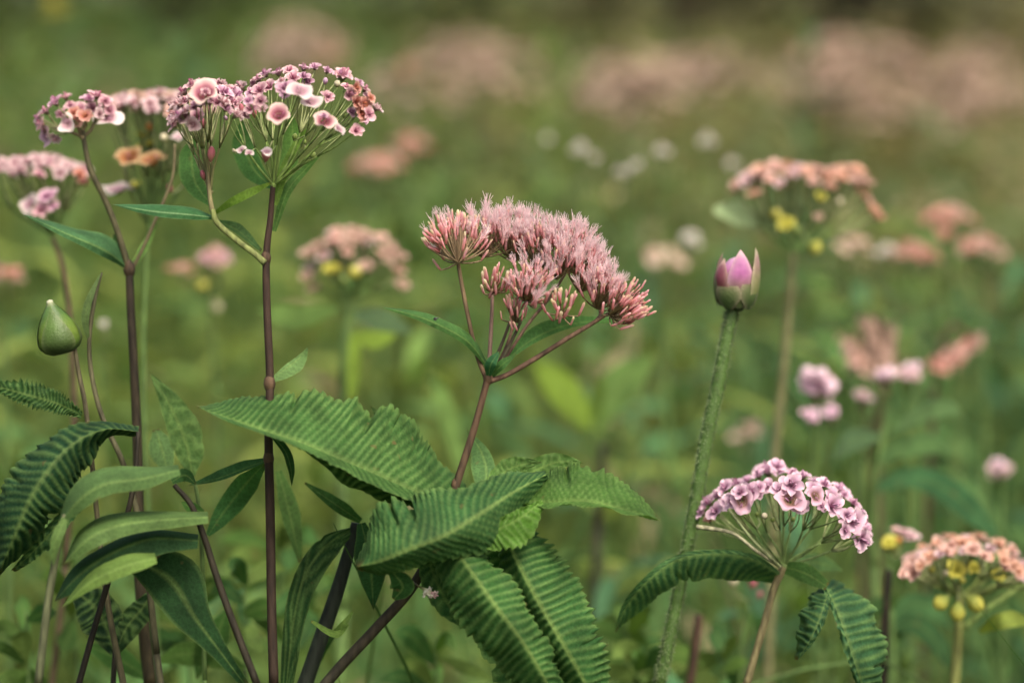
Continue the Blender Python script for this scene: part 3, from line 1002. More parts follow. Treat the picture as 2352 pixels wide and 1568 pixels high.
# peach flower, upper right, blurred
d = 1.34
sp_ = dome_spots(1805, 455, 125, 68, d, 44, (17, 24), ['peach', 'salmon', 'salmon', 'pale'], rd=0.03)
sp_ += dome_spots(1945, 450, 52, 62, d, 14, (16, 22), ['peach', 'salmon'], rd=0.015)
for k in range(7):
    sp_.append((1965 + k * 9, 420 + k * 14, d, 16, 'tuft', random.choice(['peach', 'salmon'])))
sp_ += [(1805, 515, d - .03, 26, 'tuft', 'yellow'), (1830, 535, d - .03, 20, 'bud', 'green'), (1860, 560, d - .03, 24, 'bud', 'yellow', (.5, 0, -.3)), (1885, 455, d - .02, 18, 'tuft', 'yellow'),
        (1925, 470, d - .02, 16, 'bud', 'cream'), (1780, 500, d - .02, 18, 'bud', 'yellow'), (1880, 500, d - .02, 16, 'tuft', 'taupe')]
t = blurred_plant('blurred peach pink flat flower head rising behind the tall purple bud', (1822, 580), d, sp_, [(1822, 580), (1812, 700), (1800, 850), (1780, 1050), (1775, 1250)], 11, (0.12, 0.12, 0.05, 1), joined=False, pedr=4)
leaf(t, pts([(1780, 520), (1735, 500), (1690, 487), (1638, 480)], d), [8, 24, 28, 10], col=(0.50, 0.62, 0.46, 1))

# beige clusters at right
for x, y, d, n, lab in ((2180, 505, 1.75, 16, 'blurred beige flower cluster at right above the middle'), (2100, 590, 1.7, 14, 'blurred beige pink flower cluster right of the peach flower'),
                        (2250, 575, 1.72, 14, 'blurred pinkish flower cluster near the right edge'), (1955, 570, 1.65, 9, 'faint pinkish flower right of the stem of the peach flower'),
                        (1525, 600, 1.8, 9, 'faint brownish pink flower left of the tall purple bud'), (865, 385, 2.1, 16, 'blurred brownish red flower right of the tallest flower head'),
                        (945, 340, 2.2, 8, 'small dark red flower spot right of the tallest flower head'), (5, 640, 1.5, 10, 'blurred mauve grey flower cut by the left edge'),
                        (1720, 1000, 1.7, 5, 'small pale beige flower left of the peach flower stem')):
    cs = ['rust', 'taupe'] if 'red' in lab else (['taupe', 'pale'] if 'mauve' in lab else ['taupe', 'drift', 'taupe', 'drift'])
    sp_ = dome_spots(x, y + 25, 22 + 2.2 * n, 45, d, n, (14, 22), cs, rd=0.03)
    blurred_plant(lab, (x, y + 90), d, sp_, [(x, y + 90), (x + 5, y + 200), (x + 10, y + 500)], 6)

# taupe spikes
def spike(x0, y0, x1, y1, d, n, colors, label):
    a, b = P(x0, y0, d), P(x1, y1, d)
    t = thing('flower_spike', label, 'plant', (a.x, a.y, 0))
    mb = MB(); mb.tube([b, a, Vector((a.x, a.y, a.z * 0.5)), Vector((a.x + .02, a.y, 0))], [0.0015, 0.002, 0.0025, 0.003], ST_BROWN, 6, 12)
    part('stem', mb, M_STEM, t)
    mb = MB()
    for k in range(n):
        f = k / (n - 1); th = k * 2.4
        off = Vector((math.cos(th), math.sin(th), 0.5))
        mb.add(random.choice(TUFTS[random.choice(colors)]), align(a.lerp(b, f) + off * 0.004, off, 0.0065 * (1.1 - 0.5 * f)))
    part('flower_head', mb, M_PETAL, t, origin=a)


spike(2030, 850, 1990, 740, 1.5, 26, ['taupe'], 'blurred taupe flower spike, taller of two above the pale pink blooms')
spike(2020, 860, 2040, 755, 1.52, 22, ['taupe'], 'blurred taupe flower spike leaning right above the pale pink blooms')
spike(1990, 860, 1945, 785, 1.5, 18, ['salmon', 'taupe'], 'short pinkish spike leaning left above the pale pink blooms')
spike(2150, 850, 2250, 780, 1.55, 26, ['rust', 'taupe', 'salmon'], 'blurred reddish spike slanting up near the right edge')

# round lilac-pink blooms at right
def bloom(x, y, d, size, kind, color, label, n=6):
    sp_ = [(x + random.uniform(-.6, .6) * size, y + random.uniform(-.4, .45) * size, d + random.uniform(-.01, .01), size * 0.72, 'bud' if k % 2 else kind, 'blush' if k % 2 else color, (random.uniform(-.5, .5), -.5, .7)) for k in range(n + 4)]
    blurred_plant(label, (x + 2, y + size * 2.0), d, sp_, [(x + 2, y + size * 2.0), (x, y + 200), (x + 8, y + 600)], 5, group='round pale pink blooms at right', pedr=3)


for x, y, d, s, lab, c in ((1880, 885, 1.36, 44, 'large round pale lilac bloom right of the peach flower stem', 'lilac'),
                           (1862, 955, 1.36, 22, 'left of the two small pink blooms under the large lilac one', 'lilac'),
                           (1905, 948, 1.36, 22, 'right of the two small pink blooms under the large lilac one', 'lilac'),
                           (1984, 912, 1.4, 21, 'small pink bloom between the lilac bloom and the taupe spikes', 'pale'),
                           (2030, 868, 1.4, 28, 'pale pink bloom at the foot of the taupe spikes', 'pale'),
                           (2085, 855, 1.4, 26, 'pale pink bloom just right of the taupe spikes', 'pale'),
                           (2300, 1075, 1.45, 27, 'single round pale pink bloom at the right edge', 'pale')):
    bloom(x, y, d, s, 'tuft', c, lab)

# small white flowers
for x, y, d, s, lab in ((1330, 345, 1.75, 22, 'leftmost small white flower of the row in the upper background'), (1365, 365, 1.75, 14, 'tiny white flower beside the leftmost white one'),
                        (1430, 398, 1.7, 18, 'lowest white flower of the row in the upper background'), (1460, 385, 1.7, 20, 'white flower right beside the lowest one of the row'),
                        (1518, 355, 1.75, 22, 'white flower at the middle of the row in the upper background'), (1622, 325, 1.8, 22, 'topmost white flower of the row in the upper background'),
                        (1680, 378, 1.8, 15, 'faint white flower at the right end of the row'), (1260, 320, 1.9, 13, 'faint pale flower at the left end of the row'),
                        (1585, 555, 1.7, 26, 'small white flower just left of the tall purple bud'), (2030, 580, 1.7, 22, 'small white flower right of the peach flower stem'),
                        (235, 745, 1.35, 14, 'small pale blurred flower right of the green bud')):
    sp_ = [(x + random.uniform(-.6, .6) * s, y + random.uniform(-.4, .4) * s, d, s * 0.62, 'tuft' if k % 2 else 'bud', 'white') for k in range(8)]
    blurred_plant(lab, (x, y + 60), d, sp_, [(x, y + 60), (x + 6, y + 160), (x + 10, y + 500)], 3, joined=True, group='small white flowers in the background', pedr=2)
# yellow and orange flowers far off
for x, y, d, c, s, lab in ((130, 18, 2.6, 'yellow', 34, 'yellow flower at the very top left'), (930, 160, 2.8, 'peach', 24, 'small orange flower spot above the sharp pink head'), (760, 130, 2.8, 'peach', 26, 'small orange flower spot behind the tallest flower head'),
                           (1730, 1300, 1.5, 'salmon', 14, 'x')):
    if lab == 'x':
        continue
    sp_ = [(x + random.uniform(-.6, .6) * s, y + random.uniform(-.6, .6) * s, d, s * 0.5, 'tuft', c) for k in range(7)]
    blurred_plant(lab, (x, y + 90), d, sp_, [(x, y + 90), (x + 6, y + 250), (x + 10, y + 700)], 4)

# light green leaf pairs and arched leaves in the middle distance
def leafy(label, d, foot_xy, leaves, col, stem_seq=None, r=7, name='leafy_plant', stemc=ST_GREEN, footdx=0.02, group=None, **k):
    t = thing(name, label, 'plant', ground_foot(*foot_xy, d, footdx), group)
    if stem_seq:
        stem(t, stem_seq, d, [r * 0.7, r, r * 1.1], stemc, foot=footdx)
    for sp, wl, *rest in leaves:
        kk = dict(k)
        wr = None
        cc = col
        for q in rest:
            if isinstance(q, list):
                wr = q
            elif isinstance(q, tuple):
                cc = q
            elif isinstance(q, dict):
                kk.update(q)
        leaf(t, pts(sp, d), wl, wr, col=cc, **kk)
    return t


leafy('blurred plant with two bright green leaves in a V right of the central stem', 1.52, (1370, 1100), [
    ([(1355, 980), (1320, 930), (1275, 875), (1220, 825)], [14, 34, 36, 6], G_YEL), ([(1375, 980), (1395, 920), (1440, 865), (1505, 815)], [14, 40, 40, 6], G_PALE),
    ([(1370, 1000), (1370, 930), (1385, 860)], [8, 20, 2], G_YEL)], G_YEL, [(1365, 960), (1372, 1050), (1380, 1250)])
leafy('blurred pale leaf plant left of the central stem', 1.45, (1010, 1200), [([(1060, 1080), (1040, 990), (1010, 900), (985, 860)], [10, 22, 18, 0])], G_PALE, [(1062, 1070), (1068, 1180), (1075, 1300)])
leafy('plant with long arching blue green leaves at the right edge', 1.33, (2080, 1300), [
    ([(2010, 1120), (2090, 1095), (2170, 1120), (2240, 1180), (2300, 1240)], [10, 24, 30, 24, 0], G_BLUE),
    ([(2010, 1060), (2070, 1030), (2140, 1020), (2200, 1050)], [8, 20, 20, 0], (0.09, 0.17, 0.08, 1)),
    ([(2060, 985), (2110, 950), (2170, 935), (2210, 950)], [8, 18, 20, 2], (0.11, 0.19, 0.10, 1)),
    ([(2020, 1000), (1960, 1010), (1920, 1050)], [8, 26, 6], (0.10, 0.17, 0.11, 1))], G_BLUE, [(2030, 980), (2010, 1120), (2010, 1300)])
leafy('plant with dark arching leaves low at the right, behind the peach flower', 1.28, (2100, 1500), [
    ([(2050, 1420), (2090, 1385), (2140, 1395), (2190, 1450)], [8, 22, 22, 0], (0.06, 0.14, 0.07, 1)),
    ([(2050, 1440), (2100, 1430), (2150, 1470), (2180, 1540)], [8, 24, 22, 0], (0.04, 0.10, 0.05, 1)),
    ([(2040, 1470), (1990, 1460), (1950, 1500)], [8, 20, 2], (0.06, 0.13, 0.06, 1))], G_BLUE, [(2048, 1400), (2050, 1500), (2052, 1600)])

# brown stems and small reddish fruits low right of centre
for seq, d, r, c, lab in (([(1605, 1410), (1598, 1480), (1585, 1568)], 1.2, 11, ST_RED, 'blurred reddish brown cut stem low between bud stem and lilac flower'),
                          ([(1385, 1020), (1382, 1080), (1375, 1200)], 1.5, 10, ST_DARK, 'dark brown blurred stub behind the right leaf of the central plant')):
    t = thing('bare_stem', lab, 'stem', ground_foot(seq[-1][0], seq[-1][1], d))
    stem(t, seq, d, [r, r, r], c, foot=0.0)
d = 1.22
t = blurred_plant('small pale and red fruits on a thin stalk left of the lilac flower stem', (1715, 1400), d,
                  [(1685, 1345, d, 20, 'bud', 'cream', (0, 0, 1)), (1728, 1350, d, 24, 'bud', 'rose', (.1, 0, 1)), (1742, 1372, d, 15, 'bud', 'rose', (.3, 0, 1))],
                  [(1715, 1400), (1705, 1480), (1700, 1568)], 5, ST_GREEN)

# ================================================================== PLANTS NEAR THE FOCUS
# ---- tall purple bud on a hairy stalk
d = 1.055
t = thing('flower_bud_stalk', 'single purple bud on a thick hairy green stalk right of centre', 'flower', ground_foot(1515, 1568, d, -0.03))
seq = [(1684, 706), (1668, 780), (1650, 880), (1624, 1000), (1600, 1140), (1570, 1300), (1540, 1450), (1515, 1568)]
st = stem(t, seq, d, [14, 15, 16, 15.5, 15, 14.5, 14, 14], (0.062, 0.120, 0.026, 1), foot=-0.03, seg=14, mat=M_BUD)
mb = MB()
pp = [Vector(p) for p in catmull([tuple(P(x, y, d)) for x, y in seq], 330)]
R0 = 15 * PXM * d
for i in range(2, 330):
    for k in range(8):
        a = random.uniform(0, 6.28)
        tt = (pp[min(i + 1, 329)] - pp[i - 1]).normalized()
        u_ = tt.orthogonal().normalized(); w_ = tt.cross(u_)
        o_ = u_ * math.cos(a) + w_ * math.sin(a)
        b = pp[i] + o_ * R0 * 0.93
        e = b + o_ * random.uniform(0.0007, 0.0017) + tt * random.uniform(-0.0004, 0.0010)
        s = random.uniform(0.00012, 0.0003)
        mb.tube([b, e], [s, s * 0.3], (0.17, 0.23, 0.10, 1), 3, 3, False)
h = part('stem_hair', mb, M_STEM, st)
h['kind'] = 'stuff'
c0 = P(1690, 688, d)
U = PXM * d
mb = MB()
mb.lathe([(14 * U, -26 * U), (22 * U, -18 * U), (38 * U, 0), (45 * U, 22 * U), (45 * U, 42 * U), (40 * U, 62 * U), (30 * U, 80 * U), (16 * U, 94 * U), (2 * U, 100 * U)],
         [(0.06, 0.09, 0.03, 1), (0.05, 0.08, 0.03, 1), (0.06, 0.09, 0.03, 1), (0.10, 0.10, 0.04, 1), (0.22, 0.10, 0.10, 1), (0.36, 0.13, 0.26, 1), (0.46, 0.2, 0.38, 1), (0.52, 0.28, 0.44, 1), (0.55, 0.36, 0.46, 1)],
         Matrix.Translation(c0), 18)
cup = part('bud', mb, M_BUD, t, origin=c0)


def bud_petal(cx, rad0, ang, h0, h1, w, cols, lean=0.0, rim=CREAM, belly=1.0, pw=0.75):
    """an upright petal wrapped round the bud at angle ang (0 = towards the viewer, + to the right)"""
    rows, cc = [], []
    n = 14
    for i in range(n):
        t_ = i / (n - 1)
        z = h0 + (h1 - h0) * t_
        rad = rad0 * (0.55 + 0.55 * math.sin(math.pi * min(1, 0.18 + t_ * 0.62))) * belly + lean * t_ * t_
        half = w * (math.sin(math.pi * (0.16 + 0.84 * t_)) ** pw if t_ < 1 else 0.02)
        row, cr = [], []
        for j in range(9):
            s = (j - 4) / 4
            a = ang + s * half
            row.append(c0 + Vector((math.sin(a) * rad, -math.cos(a) * rad, z)) * U)
            e = abs(s) ** 3 * 0.85
            q = t_ * (len(cols) - 1); k = min(int(q), len(cols) - 2)
            cr.append(mixc(mixc(cols[k], cols[k + 1], q - k), rim, e * (0.35 + 0.65 * t_) if t_ < 0.92 else 0.85))
        rows.append(row); cc.append(cr)
    m_ = MB(); m_.grid(rows, cc)
    return m_


gg = (0.13, 0.17, 0.06, 1)
pc = [(0.07, 0.10, 0.035, 1), gg, (0.28, 0.16, 0.16, 1), (0.46, 0.15, 0.36, 1), (0.52, 0.22, 0.42, 1), (0.58, 0.36, 0.44, 1)]
part('petal', bud_petal(0, 47, 0.12, -12, 122, 0.62, pc, rim=(0.68, 0.48, 0.5, 1)), M_PETAL, t, origin=c0)
pd = [(0.07, 0.10, 0.035, 1), (0.12, 0.08, 0.04, 1), (0.18, 0.05, 0.06, 1), (0.3, 0.1, 0.14, 1), (0.46, 0.3, 0.28, 1)]
part('petal', bud_petal(0, 48, -0.95, -10, 100, 0.55, pd, rim=(0.6, 0.45, 0.36, 1), lean=-6), M_PETAL, t, origin=c0)
pe = [(0.09, 0.13, 0.04, 1), (0.2, 0.24, 0.08, 1), (0.26, 0.25, 0.12, 1), (0.34, 0.22, 0.2, 1), (0.46, 0.34, 0.28, 1)]
part('petal', bud_petal(0, 50, 1.15, -14, 124, 0.58, pe, rim=(0.5, 0.45, 0.30, 1), lean=1), M_PETAL, t, origin=c0)
part('petal', bud_petal(0, 45, 2.4, -10, 98, 0.6, pd, lean=-8), M_PETAL, t, origin=c0)
part('petal', bud_petal(0, 46, -2.1, -10, 108, 0.55, pe, rim=(0.4, 0.36, 0.22, 1), lean=-6), M_PETAL, t, origin=c0)

gs = [(0.025, 0.045, 0.014, 1), (0.05, 0.085, 0.025, 1), (0.10, 0.13, 0.05, 1), (0.24, 0.17, 0.12, 1), (0.36, 0.20, 0.24, 1)]
for a_, h_ in ((-0.5, 74), (0.72, 84), (1.8, 90), (3.1, 80), (-1.7, 92)):
    part('sepal', bud_petal(0, 48.2, a_, -17, h_, 0.66, gs, rim=(0.30, 0.24, 0.17, 1), lean=-4, pw=1.6), M_BUD, t, origin=c0)

# ---- lilac flower low right
d = 1.05
t = thing('lilac_flower_plant', 'lilac umbel of ruffled flowers low at right with ribbed drooping leaves', 'flower', ground_foot(1715, 1568, d, -0.01))
stem(t, [(1800, 1300), (1778, 1350), (1755, 1430), (1735, 1500), (1715, 1568)], d, [10, 9, 9, 9, 10], (0.15, 0.13, 0.06, 1), foot=-0.01)
sp_ = []
arch = [(1618, 1180), (1650, 1140), (1690, 1112), (1735, 1095), (1782, 1085), (1830, 1090), (1880, 1105), (1925, 1125), (1960, 1160), (1982, 1200), (1978, 1240)]
ar = catmull([(x, y, 0) for x, y in arch], 20)
for i, p in enumerate(ar):
    f = i / 19 * 2 - 1
    sp_.append((p[0] + random.uniform(-6, 6), p[1] + random.uniform(-4, 6), d + random.uniform(-0.02, 0.03), random.uniform(23, 31), 'tuft', random.choice(['lilac', 'lilac', 'lilac', 'purple']), (f * .9, -random.uniform(0.0, 0.5), 0.8)))
for i in range(24):
    f = -.85 + 1.8 * (i + random.random()) / 24; q = int((f + 1) / 2 * 19)
    p = ar[q]
    sp_.append((p[0] * 0.93 + 1800 * 0.07 + random.uniform(-5, 5), p[1] + random.uniform(16, 50), d - random.uniform(0.01, 0.035), random.uniform(20, 28), random.choice(['tuft', 'tuft', 'tuft']), 'lilac', (f * .7, -0.7, random.uniform(.2, .6))))
sp_ += [(1785, 1072, d, 26, 'tuft', 'lilac'), (1705, 1148, d - .03, 26, 'cup', 'ring', (-.2, -.9, .2)), (1815, 1152, d - .035, 30, 'cup', 'ring', (.05, -.6, .75)), (1838, 1160, d - .035, 22, 'tuft', 'lilac', (.1, -.9, -.1)), (1870, 1140, d - .035, 26, 'cup', 'ring', (.4, -.7, .5)),
        (1757, 1190, d - .03, 15, 'bud', 'cream', (-.15, -.2, 1)), (1775, 1196, d - .02, 13, 'bud', 'green'), (1820, 1195, d - .01, 10, 'bud', 'green'), (1845, 1185, d, 10, 'bud', 'green'), (1740, 1185, d, 10, 'bud', 'green'),
        (1955, 1195, d - .03, 30, 'tuft', 'lilac', (.5, -.8, .1)), (1975, 1235, d - .03, 28, 'tuft', 'lilac', (.6, -.7, -.2)), (1940, 1215, d - .035, 24, 'tuft', 'lilac', (.2, -.9, -.1)), (1630, 1195, d + .01, 17, 'tuft', 'rust'),
        (1650, 1180, d + .01, 15, 'bud', 'rose')]
head_of(t, (1800, 1298, d), sp_, d, (0.15, 0.22, 0.07, 1), 2.6, 12, sag=0.06)
mb = MB(); mb.tube([P(1792, 1300, d - .01), P(1735, 1262, d - .02), P(1680, 1222, d - .02), P(1600, 1208, d - .015)], [4.5 * PXM, 4 * PXM, 4 * PXM, 6 * PXM], (0.34, 0.33, 0.2, 1), 6, 16)
part('pedicel', mb, M_STEM, t, origin=P(1792, 1300, d - .01))
mb = MB(); mb.tube([P(1790, 1298, d - .015), P(1730, 1240, d - .02), P(1690, 1190, d - .02), P(1670, 1165, d - .015)], [4 * PXM, 3.5 * PXM, 3.5 * PXM, 3 * PXM], (0.24, 0.28, 0.13, 1), 6, 12)
part('pedicel', mb, M_STEM, t, origin=P(1790, 1298, d - .015))
leaf(t, pts([(1800, 1325, d), (1735, 1285, d - .01), (1650, 1270, d - .015), (1560, 1282, d - .02), (1490, 1330, d - .02), (1440, 1390, d - .01), (1412, 1452, d)], d), [18, 52, 58, 52, 46, 30, 0], [4, 12, 10, 10, 12, 10, 0], col=(0.042, 0.12, 0.06, 1), el=0.012, ribs=24, amp=0.0004, edge=0.2)
leaf(t, pts([(1800, 1300, d), (1850, 1315, d - .01), (1900, 1345, d - .015)], d), [14, 22, 10], col=(0.07, 0.15, 0.05, 1))
leaf(t, pts([(1893, 1340, d - .012), (1922, 1400, d - .025), (1950, 1480, d - .03), (1978, 1568, d - .025), (1995, 1640, d)], d), [18, 72, 80, 55, 0], [6, 12, 14, 12, 0], col=G_BLUE, el=0.02, ribs=17, amp=0.0012, serr=0.14, slant=0.05, nv=8)
leaf(t, pts([(1905, 1345, d - .01), (1890, 1400, d - .03), (1868, 1455, d - .035), (1832, 1515, d - .03)], d), [10, 12, 12, 0], [22, 42, 42, 6], col=G_BLUE, er=0.015, ribs=12, amp=0.0012, serr=0.14, slant=0.05, nv=8)
leaf(t, pts([(1805, 1310, d + .03), (1870, 1290, d + .05), (1940, 1310, d + .06)], d), [10, 22, 0], col=(0.08, 0.15, 0.07, 1))

# ---- peach flower at lower right
d = 1.15
t = thing('peach_flower_plant', 'peach orange flower head with yellow bud cut by the right edge low down', 'flower', ground_foot(2190, 1568, d))
stem(t, [(2205, 1370), (2203, 1430), (2198, 1500), (2190, 1600)], d, [11, 11, 12, 13], (0.16, 0.18, 0.05, 1), foot=0.0)
stem(t, [(2380, 1320), (2320, 1360), (2260, 1400), (2215, 1440)], d, [7, 8, 8, 8], (0.18, 0.26, 0.07, 1), name='branch')
sp_ = []
arch = catmull([(2082, 1290, 0), (2115, 1265, 0), (2160, 1245, 0), (2220, 1235, 0), (2280, 1250, 0), (2330, 1275, 0), (2370, 1310, 0)], 22)
for i, p in enumerate(arch):
    for k in range(3):
        sp_.append((p[0] + random.uniform(-9, 9), p[1] + k * 17 + random.uniform(-7, 7), d + (0.02 - 0.025 * k) + random.uniform(-.01, .01), random.uniform(15, 20), 'tuft', random.choice(['peach', 'salmon', 'salmon', 'pale'])))
sp_ += [(2200, 1385, d - .02, 30, 'bud', 'yellow', (0, 0, -1)), (2175, 1372, d - .02, 26, 'bud', 'yellow', (-.6, 0, -.5)), (2225, 1372, d - .02, 26, 'bud', 'yellow', (.6, 0, -.5)),
        (2195, 1310, d - .02, 24, 'tuft', 'yellow'), (2170, 1320, d - .02, 15, 'bud', 'cream'), (2235, 1305, d - .02, 18, 'tuft', 'yellow'), (2290, 1320, d - .01, 18, 'tuft', 'yellow'), (2300, 1340, d - .01, 14, 'bud', 'green'),
        (2210, 1335, d - .02, 14, 'bud', 'yellow'), (2140, 1310, d - .02, 14, 'bud', 'yellow'), (2100, 1315, d, 14, 'tuft', 'peach'), (2345, 1315, d, 20, 'tuft', 'yellow')]
head_of(t, (2206, 1368, d), sp_, d, (0.17, 0.22, 0.06, 1), 4, 16, sag=0.08)
leaf(t, pts([(2250, 1450, d), (2290, 1432, d - .02), (2330, 1425, d - .02), (2365, 1432, d)], d), [6, 22, 24, 6], [4, 14, 14, 4], col=(0.30, 0.36, 0.10, 1))
d = 1.2
sp_ = [(2045, 1265, d, 34, 'bud', 'yellow', (0, 0, 1)), (2040, 1250, d - .01, 24, 'tuft', 'yellow'), (2075, 1225, d, 24, 'tuft', 'pale'), (2090, 1235, d, 22, 'tuft', 'pale'), (2060, 1222, d, 20, 'tuft', 'salmon'), (2062, 1245, d - .01, 18, 'bud', 'orange')]
blurred_plant('small yellow bud with pale pink petals left of the peach flower', (2042, 1305), d, sp_, [(2042, 1305), (2035, 1400), (2028, 1600)], 10, ST_DARK, joined=False)

# ---- LEFT PLANT with dark straight stem near x=300
d = 1.055
t = thing('flowering_plant', 'dark stemmed pinkish flower plant second from the left with few curled flowers', 'flower', ground_foot(342, 1568, d, 0.01))
stem(t, [(297, 622), (300, 700), (308, 850), (315, 1000), (318, 1150), (320, 1300), (330, 1440), (345, 1568)], d, [9, 9.5, 10, 11, 12, 13, 14, 15], (0.030, 0.022, 0.013, 1), foot=0.01, knots=((297, 618, 15),), seg=10, col2=(0.045, 0.036, 0.016, 1))
stem(t, [(190, 300), (198, 350), (210, 395), (240, 455), (270, 530), (297, 622)], d, [5, 6, 7, 7, 7, 8], (0.055, 0.050, 0.022, 1), name='branch')
stem(t, [(402, 330), (395, 410), (350, 520), (318, 590), (299, 622)], d + .01, [3, 3.5, 4, 4, 5], (0.12, 0.10, 0.05, 1), name='branch')
leaf(t, pts([(292, 612, d), (240, 575, d - .02), (150, 535, d - .03), (45, 488, d - .02)], d), [5, 14, 10, 0], [8, 34, 18, 0], col=(0.07, 0.16, 0.085, 1), er=0.02)
leaf(t, pts([(296, 614, d), (275, 580, d + .01), (262, 535, d + .01)], d), [6, 16, 2], [6, 12, 2], col=G_DEEP)
leaf(t, pts([(298, 620, d + .01), (335, 560, d + .03), (365, 500, d + .03)], d), [4, 10, 0], col=(0.09, 0.16, 0.05, 1))
sp_ = []
for x, y, s, k, c, ax in ((108, 258, 22, 'tuft', 'pink', (-.6, -.2, .8)), (130, 238, 22, 'tuft', 'purple', (-.5, -.2, .9)), (152, 226, 21, 'tuft', 'pink', (-.3, -.1, 1)), (100, 285, 20, 'tuft', 'pink', (-1, -.3, .3)), (112, 300, 27, 'cup', 'ring', (-.8, -.5, -.3)),
                          (130, 312, 20, 'tuft', 'pale', (-.4, -.6, -.5)), (162, 245, 21, 'tuft', 'pink', (-.1, -.5, .8)), (172, 262, 20, 'tuft', 'rust', (-.1, -.6, .5)), (156, 285, 17, 'cup', 'white', (-.2, -.7, .3)),
                          (205, 232, 24, 'tuft', 'purple', (0, -.3, 1)), (222, 222, 26, 'tuft', 'pink', (.2, -.2, 1)), (240, 236, 24, 'tuft', 'pink', (.4, -.3, .8)), (215, 250, 24, 'tuft', 'pink', (0, -.8, .6)), (195, 268, 20, 'tuft', 'rust', (0, -.7, .6)),
                          (242, 274, 27, 'cup', 'white', (.35, -.55, .75)), (250, 255, 24, 'tuft', 'pink', (.6, -.5, .5)), (228, 262, 22, 'tuft', 'pale', (.2, -.8, .3)), (92, 270, 22, 'tuft', 'purple', (-.9, -.3, .5)), (185, 250, 22, 'tuft', 'pink', (0, -.7, .7)), (180, 282, 18, 'tuft', 'salmon', (-.1, -.6, .6)), (142, 262, 17, 'tuft', 'pink', (-.3, -.5, .6))):
    sp_.append((x, y, d + random.uniform(-.012, .015), s, k, c, ax))
head_of(t, (190, 315, d), sp_, d, (0.15, 0.12, 0.06, 1), 3.5, 8, sag=0.0)

# ---- LEFT TALL PLANT, stem near x=615, biggest head
d = 0.992
t = thing('flowering_plant', 'tallest dark stemmed plant with a wide purple pink head of cup flowers at upper left', 'flower', ground_foot(628, 1568, d, 0.01))
stem(t, [(627, 425), (621, 500), (612, 585), (613, 700), (620, 870), (617, 1000), (621, 1200), (624, 1400), (629, 1568)], d, [6, 7, 8.5, 9, 9.5, 10, 11, 11, 11.5], (0.036, 0.020, 0.012, 1), foot=0.01,
     knots=((611, 592, 12), (619, 880, 14), (617, 1052, 13)), seg=10, col2=(0.026, 0.016, 0.010, 1))
stem(t, [(488, 480), (500, 512), (545, 552), (585, 582), (608, 603)], d - .003, [6, 7, 7, 7, 8], (0.19, 0.22, 0.07, 1), name='branch')
stem(t, [(480, 330), (478, 400), (482, 450), (488, 485)], d - .002, [4, 5, 5.5, 6], (0.17, 0.15, 0.07, 1), name='branch')
leaf(t, pts([(486, 498, d), (430, 492, d - .015), (345, 484, d - .02), (255, 468, d - .01)], d), [6, 12, 9, 0], [5, 20, 15, 0], col=(0.055, 0.15, 0.075, 1), er=0.01, vein=(0.25, 0.38, 0.25, 1), mid=0.9)  # midrib paled: the highlight along the blade is put into its colour
leaf(t, pts([(490, 490, d), (535, 462, d - .01), (580, 440, d - .012), (622, 420, d)], d), [3, 10, 10, 3], [4, 9, 8, 2], col=(0.16, 0.27, 0.05, 1), mid=0.2)
leaf(t, pts([(500, 508, d + .004), (545, 528, d + .01), (600, 575, d + .006)], d), [5, 16, 4], [2, 8, 3], col=(0.10, 0.19, 0.09, 1))
leaf(t, pts([(632, 470, d), (650, 400, d + .005), (690, 320, d + .01), (720, 285, d + .01)], d), [8, 14, 10, 0], [6, 12, 8, 0], col=(0.13, 0.23, 0.045, 1))
leaf(t, pts([(630, 530, d + .01), (660, 440, d + .015), (700, 390, d + .02), (745, 345, d + .02)], d), [6, 14, 10, 0], [4, 10, 8, 0], col=(0.08, 0.17, 0.05, 1))
leaf(t, pts([(626, 430, d + .02), (585, 390, d + .035), (560, 330, d + .04), (555, 270, d + .04)], d), [6, 26, 26, 0], [6, 22, 22, 0], col=(0.055, 0.135, 0.045, 1))
leaf(t, pts([(630, 430, d + .02), (660, 380, d + .03), (672, 310, d + .035), (668, 255, d + .035)], d), [6, 20, 22, 0], [6, 20, 20, 0], col=(0.075, 0.16, 0.04, 1))
leaf(t, pts([(486, 470, d + .02), (450, 420, d + .03), (440, 360, d + .035), (446, 310, d + .035)], d), [6, 28, 28, 0], [6, 20, 20, 0], col=(0.065, 0.15, 0.05, 1))
leaf(t, pts([(622, 872, d), (655, 845, d + .006), (685, 822, d + .01), (708, 795, d + .01)], d), [3, 6, 5, 0], [8, 22, 20, 0], col=(0.13, 0.22, 0.10, 1))
leaf(t, pts([(610, 1056, d), (560, 1075, d + .015), (500, 1098, d + .02), (432, 1114, d + .02)], d), [4, 7, 6, 0], [6, 20, 18, 0], col=(0.055, 0.14, 0.07, 1))
leaf(t, pts([(626, 1000, d), (655, 1035, d - .005), (668, 1075, d - .005), (670, 1116, d)], d), [10, 12, 9, 0], [4, 8, 7, 0], col=G_DEEP)
leaf(t, pts([(478, 1228, d + .03), (510, 1180, d + .04), (560, 1115, d + .035), (608, 1062, d + .01)], d), [6, 22, 26, 4], [4, 26, 30, 6], col=(0.06, 0.16, 0.06, 1))
top = catmull([(520, 222, 0), (555, 205, 0), (598, 188, 0), (645, 168, 0), (695, 158, 0), (745, 166, 0), (795, 182, 0), (835, 212, 0), (852, 250, 0)], 17)
sp_ = []
cyc = ['pink', 'purple', 'pink', 'pink', 'purple', 'pink', 'pale']
